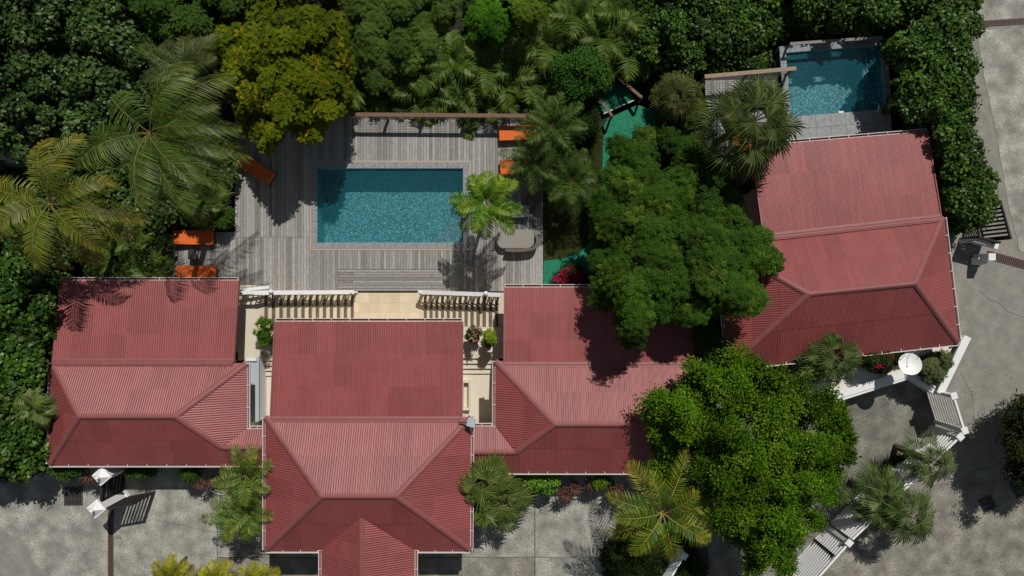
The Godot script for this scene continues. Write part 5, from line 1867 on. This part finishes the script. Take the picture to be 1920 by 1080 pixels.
func build_palms() -> void:
	var coco := Color(0.05, 0.092, 0.010)
	var coco_tip := Color(0.19, 0.215, 0.05)
	palm("coconut_palm", "tall windblown coconut palm beside the askew lounger", {at = [282, 250], h = 8.0, ground = -0.3, n = 20, len = 4.2, droop = 1.6, leaflets = 40, ll = 1.0, lw = 0.05, wind = Vector3(0.8, 0, 0.36), dirs = [150, 118, 82, 60, 28, 8, -12, -50, -82, 178, -140, 40, 70, 15, -30, 100, -65, 160, 50, -5], green = coco, tip = coco_tip, el_lo = -0.1, el_hi = 1.1, r = 0.16, vee = 0.05, rib = Color(0.19, 0.17, 0.045)}, "coconut palms")
	palm("coconut_palm", "coconut palm with browning fronds overhanging the left house", {at = [95, 382], h = 7.2, ground = 0.0, n = 13, len = 4.0, droop = 1.8, leaflets = 44, ll = 0.8, lw = 0.062, wind = Vector3(0.2, 0, 0.12), dirs = [75, 110, 25, 178, 8, -105, 135, 45, -25, 195, -65, 95, 150], green = Color(0.09, 0.12, 0.010), tip = Color(0.27, 0.20, 0.03), el_lo = -0.05, el_hi = 1.0, r = 0.16, vee = 0.05, rib = Color(0.20, 0.17, 0.045), old = 0.4}, "coconut palms")
	palm("coconut_palm", "dusky coconut palm peeping out above the yellow tree's left side", {at = [350, 140], h = 4.6, ground = -0.8, n = 8, len = 2.6, droop = 1.3, leaflets = 46, ll = 0.6, lw = 0.04, green = Color(0.04, 0.065, 0.014), tip = Color(0.12, 0.12, 0.03), dirs = [-110, -95, -130, -70, -150, -50, 170, -20], el_lo = 0.1, el_hi = 0.9}, "coconut palms")
	palm("coconut_palm", "yellow fronded coconut palm beside the bright green driveway tree", {at = [1242, 962], h = 7.2, ground = 2.0, n = 13, len = 2.9, droop = 1.2, leaflets = 34, ll = 0.62, lw = 0.045, green = Color(0.065, 0.135, 0.010), tip = Color(0.34, 0.27, 0.02), el_lo = -0.05, el_hi = 1.0, r = 0.13, old = 0.6, rib = Color(0.42, 0.36, 0.08)}, "coconut palms")
	# feathery date palms by the deck
	var date := {ground = -0.1, n = 19, len = 2.0, droop = 1.25, leaflets = 26, ll = 0.46, lw = 0.05, green = Color(0.034, 0.075, 0.009), tip = Color(0.13, 0.18, 0.04), el_lo = -0.3, el_hi = 1.2, r = 0.16, vee = 0.45, rib = Color(0.22, 0.2, 0.09), old = 0.2}
	var spots := [[1035, 238, 3.2, "tallest feathery date palm shading the sunny lounger's end"], [1000, 302, 2.0, "feathery date palm leaning over the half hidden lounger"], [1070, 340, 2.2, "feathery date palm standing on the lawn beside the green path"]]
	for s in spots:
		var d := date.duplicate()
		d.at = [s[0], s[1]]
		d.h = s[2]
		palm("date_palm", s[3], d, "date palms by the deck")
	palm("areca_palm", "bright yellow green young palm at the pool's right edge", {at = [913, 383], h = 3.9, ground = -0.1, n = 17, len = 2.05, droop = 1.45, leaflets = 24, ll = 0.5, lw = 0.075, green = Color(0.06, 0.14, 0.008), tip = Color(0.28, 0.36, 0.018), el_lo = -0.1, el_hi = 1.1, r = 0.08, vee = 0.3, rib = Color(0.32, 0.36, 0.05), old = 0.0}, "areca palms")
	# areca clump by the front driveway
	var ar := {ground = 2.0, n = 12, len = 1.85, droop = 1.4, leaflets = 23, ll = 0.44, lw = 0.055, green = Color(0.07, 0.125, 0.014), tip = Color(0.27, 0.28, 0.05), el_lo = -0.1, el_hi = 1.1, r = 0.06, vee = 0.25, rib = Color(0.24, 0.25, 0.05), old = 0.3}
	for s in [[462, 893, 5.0, "upper areca palm between the left and central houses' eaves"], [440, 962, 4.4, "lower areca palm reaching toward the driveway joint"], [470, 958, 4.6, "areca palm brushing the central house's west gutter"]]:
		var d := ar.duplicate()
		d.at = [s[0], s[1]]
		d.h = s[2]
		palm("areca_palm", s[3], d, "areca palms")
	for s in [[318, 1082, 4.0, "yellow areca palm top showing at the bottom edge"], [398, 1092, 4.0, "second yellow palm top at the bottom edge, nearer the central porch"], [480, 1094, 3.8, "last small yellow palm top at the bottom edge beside the porch"]]:
		var d := ar.duplicate()
		d.at = [s[0], s[1]]
		d.h = s[2]
		d.len = 1.2
		d.green = Color(0.17, 0.18, 0.012)
		d.tip = Color(0.38, 0.32, 0.02)
		palm("areca_palm", s[3], d, "areca palms")
	# fan palms
	var fan := {ground = 2.0, n = 26, len = 1.0, stalk = 0.9, blade = 1.0, segs = 24, span = 4.2, droop = 0.9, green = Color(0.045, 0.085, 0.015), tip = Color(0.20, 0.23, 0.09), el_lo = -0.6, el_hi = 1.25, r = 0.14, old = 0.15}
	var fans := [
		[1412, 228, 6.6, 34, 2.1, 1.15, "big drooping fan palm shading the small deck", 2.0],
		[1270, 178, 3.2, 15, 0.8, 0.85, "small olive fan palm above the garden path", -0.2],
		[1562, 668, 5.0, 17, 1.4, 0.95, "fan palm growing against the right villa's front eave", 2.0],
		[1652, 935, 4.3, 18, 1.4, 0.9, "fan palm rising over the middle of the white fence", 2.0],
		[1702, 965, 4.5, 18, 1.4, 0.9, "fan palm on the road side of the white fence", 2.0],
		[1745, 865, 4.4, 12, 1.2, 0.82, "smaller fan palm near the white fence's upper corner", 2.0],
		[905, 903, 5.0, 16, 1.4, 0.9, "fan palm touching the central house's east eave", 2.0],
		[892, 938, 4.6, 15, 1.3, 0.88, "fan palm leaning over the central roof's lower gutter", 2.0],
		[938, 938, 4.4, 15, 1.4, 0.88, "fan palm beside the bright bush on the driveway", 2.0],
	]
	for s in fans:
		var d := fan.duplicate()
		d.at = [s[0], s[1]]
		d.h = s[2]
		d.n = s[3]
		d.len = s[4]
		d.blade = s[5]
		d.ground = s[7]
		if s[0] < 950:
			d.green = Color(0.075, 0.115, 0.02)
			d.tip = Color(0.20, 0.23, 0.06)
			d.segs = 20
		if s[0] == 1270:
			d.green = Color(0.07, 0.09, 0.02)
			d.tip = Color(0.22, 0.2, 0.08)
		palm("fan_palm", s[6], d, "fan palms")
	# palms massed behind the deck railing
	var back := {ground = -3.2, n = 13, len = 2.2, droop = 1.5, leaflets = 22, ll = 0.62, lw = 0.085, green = Color(0.045, 0.088, 0.010), tip = Color(0.16, 0.21, 0.035), el_lo = -0.1, el_hi = 1.15, r = 0.08, vee = 0.3, rib = Color(0.13, 0.15, 0.03), old = 0.1}
	var bs := [
		[688, 165, 1.6, "back palm nearest the yellow tree, low behind the deck railing"],
		[735, 185, 1.2, "low back palm behind the railing's second bay"],
		[770, 120, 2.3, "back palm in front of the feathery light green tree"],
		[800, 175, 1.7, "back palm above the railing's third post"],
		[850, 118, 2.6, "tall back palm left of the lime tree's shadow gap"],
		[862, 178, 1.5, "low back palm behind the railing's middle"],
		[915, 122, 2.5, "back palm directly below the lime green young tree"],
		[928, 180, 1.5, "low back palm above the sunny lounger"],
		[975, 128, 2.4, "back palm left of the rounded bush"],
		[985, 185, 1.3, "low back palm beside the tallest date palm"],
		[1035, 90, 2.8, "back palm above the rounded bush"],
		[1085, 35, 3.2, "back palm at the top edge left of the dark gap"],
		[1130, 70, 3.2, "back palm right above the rounded bush's crown"],
		[1165, 28, 3.4, "back palm at the top edge beside the glossy thicket"],
		[1175, 95, 2.6, "back palm leaning toward the garden steps"],
		[690, 110, 2.0, "back palm half under the yellow tree's right edge"],
		[712, 200, 0.9, "back palm whose fronds reach the railing's left post"],
		[768, 205, 0.8, "back palm pressed against the railing between its second and third posts"],
		[828, 205, 0.8, "back palm pressed against the railing's middle"],
		[893, 205, 0.9, "back palm pressed against the railing left of the sunny lounger"],
		[885, 150, 2.0, "back palm midway between the lime tree and the railing"],
		[820, 140, 2.2, "back palm at the feathery tree's lower right"],
		[1005, 150, 2.0, "back palm between the rounded bush and the sunny lounger"],
		[945, 150, 2.1, "back palm above the sunny lounger, deeper in the planting"],
	]
	for s in bs:
		var d := back.duplicate()
		d.at = [s[0], s[1]]
		d.h = s[2] * 0.9 - 1.4
		d.len = rng.randf_range(1.9, 2.4)
		palm("garden_palm", s[3], d, "palms massed behind the deck")
	# low palms under the coconuts
	for s in [[250, 455, 1.4, "low palm in the shade beside the deck's left end"], [225, 490, 1.2, "low palm under the browning coconut fronds"], [278, 500, 1.0, "low palm against the left house's roof edge"], [380, 375, 1.4, "low palm under the tall windblown coconut palm"]]:
		var d := back.duplicate()
		d.at = [s[0], s[1]]
		d.h = s[2]
		d.ground = -0.3
		d.len = 1.35
		palm("garden_palm", s[3], d, "low palms by the left house")
	var hp := back.duplicate()
	hp.at = [62, 768]
	hp.h = 5.0
	hp.ground = 1.9
	hp.n = 6
	hp.len = 1.0
	hp.green = Color(0.09, 0.12, 0.03)
	palm("garden_palm", "pale palm shoot poking out of the sea grape hedge", hp)


# ---------------------------------------------------------------- small plants
func flowers(o: Node3D, outline: Array, y: float, n: int, cols: Array, spread := 0.25, size := 1.0) -> void:
	var xf := []
	var cl := []
	var poly := PackedVector2Array()
	var lo := Vector2(INF, INF)
	var hi := -lo
	for p in outline:
		var q := Vector2(p[0], p[1])
		poly.append(q)
		lo = lo.min(q)
		hi = hi.max(q)
	while xf.size() < n:
		var q := Vector2(rng.randf_range(lo.x, hi.x), rng.randf_range(lo.y, hi.y))
		if Geometry2D.is_point_in_polygon(q, poly):
			var p := P(q.x, q.y, y) - o.position + Vector3(0, rng.randf_range(-spread, spread), 0)
			xf.append(Transform3D(Basis(Vector3.UP, rng.randf() * TAU).scaled(Vector3.ONE * size * rng.randf_range(0.7, 1.5)), p))
			cl.append(cols[0].lerp(cols[1], rng.randf()))
	tag(scatter("blossom", SP.flower0, M.leaf, xf, cl, o), "", "", "", "stuff")

func ell(cx: float, cy: float, rx: float, ry: float) -> Array:
	var out := []
	for k in 10:
		var t := TAU * k / 10.0
		out.append([cx + cos(t) * rx, cy + sin(t) * ry])
	return out

func build_small_plants() -> void:
	var lime := [Color(0.05, 0.13, 0.01), Color(0.14, 0.26, 0.02)]
	var mid := [Color(0.03, 0.08, 0.012), Color(0.085, 0.16, 0.025)]
	var red := [Color(0.055, 0.02, 0.018), Color(0.16, 0.06, 0.05)]
	bush("low_shrub", "fine leaved shrub at the left house's front corner", "shrub", ell(125, 876, 42, 16), 2.0, 2.9, 3.5, 22, 0.3, 40, "small", M.leaf, mid, 0.75, "front shrubs")
	bush("low_shrub", "clipped green shrub right of the white gate pillar", "shrub", ell(262, 880, 38, 8), 2.0, 2.9, 3.5, 16, 0.26, 36, "small", M.leaf, mid, 0.7, "front shrubs")
	bush("low_shrub", "small green shrub beside the brown rosette plant", "shrub", ell(355, 888, 18, 8), 2.0, 2.9, 3.5, 8, 0.26, 36, "small", M.leaf, mid, 0.7, "front shrubs")
	bush("low_shrub", "bright glossy green bush in front of the half shaded house", "shrub", ell(1012, 902, 42, 22), 2.0, 2.9, 3.5, 30, 0.32, 40, "round", M.glossy_leaf, lime, 0.7, "front shrubs")
	bush("low_shrub", "small bright shrub among the brown rosettes", "shrub", ell(1128, 898, 14, 12), 2.0, 2.9, 3.5, 8, 0.26, 36, "small", M.leaf, lime, 0.7, "front shrubs")
	for s in [[382, 882, "brown rosette plant left of the areca palms"], [402, 890, "small brown rosette plant at the foot of the areca palms"], [962, 895, "brown rosette plant beside the fan palm clump"], [972, 932, "dry brown rosette plant below the fan palm clump"], [1070, 898, "brown rosette plant nearest the bright glossy bush"], [1052, 912, "low brown rosette plant beside the bright glossy bush"], [1105, 897, "brown rosette plant in the middle of the flower bed"], [1150, 900, "brown rosette plant nearest the yellow coconut palm"], [1140, 912, "low brown rosette plant at the bed's edge"], [200, 884, "rosette plant beside the white gate pillar"]]:
		var o := base("rosette_plant", P(s[0], s[1], 2.0), s[2], "plant", "brown rosette plants")
		for k in 3:
			var r := put("rosette", SP["strap%d" % (k % 2)], red_mat(), o)
			r.position = Vector3(rng.randf_range(-0.15, 0.15), 0.85 + 0.2 * k, rng.randf_range(-0.15, 0.15))
			r.scale = Vector3.ONE * rng.randf_range(1.0, 1.4)
			var st := MB.new()
			st.tube([Vector3(r.position.x * 0.3, 0, r.position.z * 0.3), r.position], [0.02, 0.015], 5)
			put("stem", st.mesh(), M.trunk, o)
	# shrubs by the left loungers, with pale rosettes
	bush("mixed_shrub", "green shrub with pale rosettes beside the deck's left loungers", "shrub", [[345, 395], [380, 380], [420, 385], [436, 405], [436, 425], [345, 425]], -0.2, 0.5, 1.0, 26, 0.3, 36, "small", M.leaf, mid, 0.85)
	for s in [[398, 398, "among the shrub's middle"], [425, 372, "above the shrub's right end"], [432, 392, "at the shrub's right end"], [422, 404, "low at the shrub's right end"], [410, 425, "nearest the orange lounger"], [415, 350, "farthest from the loungers, on its left"], [430, 345, "farthest from the loungers, on its right"], [440, 366, "overhanging the deck planks"]]:
		var o := base("yucca", P(s[0], s[1], 0.0), "", "plant", "pale spiky rosettes by the left loungers")
		o.set_meta("label", "pale spiky rosette plant " + s[2])
		var r := put("rosette", SP.strap1, yucca_mat(), o)
		r.position = Vector3(0, 0.9, 0)
		r.scale = Vector3.ONE * rng.randf_range(1.1, 1.5)
		var st := MB.new()
		st.tube([Vector3(0, -0.2, 0), Vector3(0.02, 0.5, 0), Vector3(0, 0.9, 0)], [0.04, 0.035, 0.03], 6)
		put("stem", st.mesh(), M.trunk, o)
	# frangipani on the left landing
	var lm := MB.new()
	leaf(lm, Vector3(-0.04, 0, 0), Vector3.RIGHT, Vector3.UP, 0.08, 0.04, 0.15)
	var lx := []
	var lc := []
	for i in 420:
		var q := Vector2(rng.randf_range(0, 1500), 905 + pow(rng.randf(), 1.6) * 170)
		if i % 3 == 0: q = Vector2(rng.randf_range(1560, 1900), rng.randf_range(700, 1075))
		if q.x > 495 and q.x < 885: continue
		lx.append(Transform3D(Basis(Vector3.UP, rng.randf() * TAU) * Basis(Vector3.RIGHT, rng.randf_range(-0.3, 0.3)), P(q.x, q.y, 2.018)))
		lc.append(Color(0.13, 0.09, 0.04).lerp(Color(0.10, 0.12, 0.03), rng.randf()))
	tag(scatter("leaf_litter", lm.mesh(), M.leaf, lx, lc, self), "scattered dry leaves on the concrete driveway and road", "leaves", "", "stuff")
	var fr := bush("frangipani", "small leafy frangipani tree on the left landing", "tree", ell(497, 622, 20, 26), 1.75, 2.7, 3.4, 10, 0.2, 12, "strap", M.leaf, [Color(0.05, 0.12, 0.014), Color(0.12, 0.22, 0.03)], 0.5)
	flowers(fr, ell(497, 622, 16, 22), 3.4, 4, [Color(0.7, 0.55, 0.3), Color(0.8, 0.7, 0.5)])
	# potted plants on the right landing
	for s in [[890, 633, "black pot with pink flowered plant on the right landing", 0.25, true], [915, 637, "square planter with yellow green plant on the right landing", 0.22, false]]:
		var at := P(s[0], s[1], 1.75)
		var o := base("potted_plant", at, s[2], "potted plant")
		var pm := MB.new()
		if s[4]:
			pm.lathe(Vector3.ZERO, [Vector2(0, 0), Vector2(0.17, 0), Vector2(0.25, 0.42), Vector2(0.27, 0.44), Vector2(0.24, 0.44), Vector2(0.22, 0.38), Vector2(0, 0.38)], 20)
			put("pot", pm.mesh(), M.black, o)
		else:
			pm.box(Vector3(0, 0.2, 0), Vector3(0.42, 0.4, 0.42))
			put("pot", pm.mesh(), M.white, o)
			put_box("soil", Vector3(0, 0.402, 0), Vector3(0.36, 0.01, 0.36), M.soil, o)
		var holder := node("foliage", o)
		holder.position = -at
		crown(holder, "leaves", ell(s[0] - 1, s[1] - 4, 17, 17) if s[4] else ell(s[0] + 4, s[1] - 2, 11, 17), 2.4, 2.9, 0.5, 9, 0.17, 12 if s[4] else 20, "tuft", 3, M.leaf, [Color(0.03, 0.07, 0.014), Color(0.08, 0.14, 0.03)] if s[4] else [Color(0.09, 0.16, 0.012), Color(0.25, 0.30, 0.02)], 0.45)
		var st := MB.new()
		for k in 6:
			var a := k * 1.05
			st.tube([Vector3(0, 0.35, 0), Vector3(cos(a) * 0.15, 0.8, sin(a) * 0.15), Vector3(cos(a) * 0.3, 1.1, sin(a) * 0.3)], [0.015, 0.012, 0.006], 5)
		put("stem", st.mesh(), M.trunk, o)
		if s[4]:
			flowers(o, ell(s[0], s[1] - 6, 17, 15), 3.0, 26, [Color(0.6, 0.12, 0.14), Color(0.75, 0.35, 0.32)], 0.2, 0.7)
	# bougainvilleas
	var b1 := bush("bougainvillea", "pink and red bougainvillea beside the green path's end", "shrub", [[1038, 520], [1055, 505], [1080, 500], [1100, 510], [1110, 535], [1040, 538]], -0.1, 0.8, 1.7, 26, 0.3, 34, "small", M.leaf, [Color(0.02, 0.05, 0.01), Color(0.06, 0.1, 0.02)], 0.75)
	flowers(b1, [[1036, 522], [1055, 504], [1080, 500], [1096, 512], [1090, 534], [1044, 536]], 1.85, 90, [Color(0.35, 0.01, 0.03), Color(0.6, 0.015, 0.16)], 0.25)
	var b2 := bush("bougainvillea", "crimson bougainvillea beside the satellite dish", "shrub", [[1612, 662], [1650, 655], [1685, 655], [1690, 675], [1660, 700], [1620, 692]], 3.0, 3.4, 4.1, 30, 0.28, 34, "small", M.leaf, [Color(0.025, 0.05, 0.012), Color(0.07, 0.1, 0.03)], 0.75)
	flowers(b2, [[1612, 662], [1650, 655], [1676, 655], [1670, 685], [1625, 690]], 4.25, 80, [Color(0.28, 0.01, 0.03), Color(0.45, 0.012, 0.07)], 0.25)
	bush("feathery_shrub", "pale feathery shrub beside the satellite dish and parapet", "shrub", [[1728, 680], [1745, 664], [1775, 662], [1785, 685], [1765, 712], [1735, 716]], 3.0, 3.3, 3.8, 12, 0.26, 16, "feather", M.leaf, [Color(0.07, 0.10, 0.035), Color(0.15, 0.18, 0.07)], 0.6)
	bush("low_planting", "dark planting at the foot of the carport fence", "shrub", [[1690, 850], [1720, 815], [1728, 822], [1680, 880], [1640, 905], [1640, 890]], 2.0, 2.2, 2.5, 14, 0.22, 26, "small", M.leaf, mid, 0.7)
	bush("dark_palm_bed", "dark undergrowth below the yellow coconut palm", "undergrowth", [[1150, 1000], [1200, 985], [1290, 1010], [1330, 1090], [1140, 1100], [1130, 1050]], 2.0, 2.3, 3.0, 40, 0.4, 34, "tuft", M.leaf, [Color(0.014, 0.03, 0.008), Color(0.045, 0.07, 0.015)], 0.9, "", "stuff")

func red_mat() -> Material:
	if not M.has("red_leaf"):
		M.red_leaf = M.leaf.duplicate()
		M.red_leaf.albedo_color = lin(0.17, 0.075, 0.06)
	return M.red_leaf

func yucca_mat() -> Material:
	if not M.has("yucca_leaf"):
		M.yucca_leaf = M.leaf.duplicate()
		M.yucca_leaf.albedo_color = lin(0.19, 0.23, 0.10)
	return M.yucca_leaf
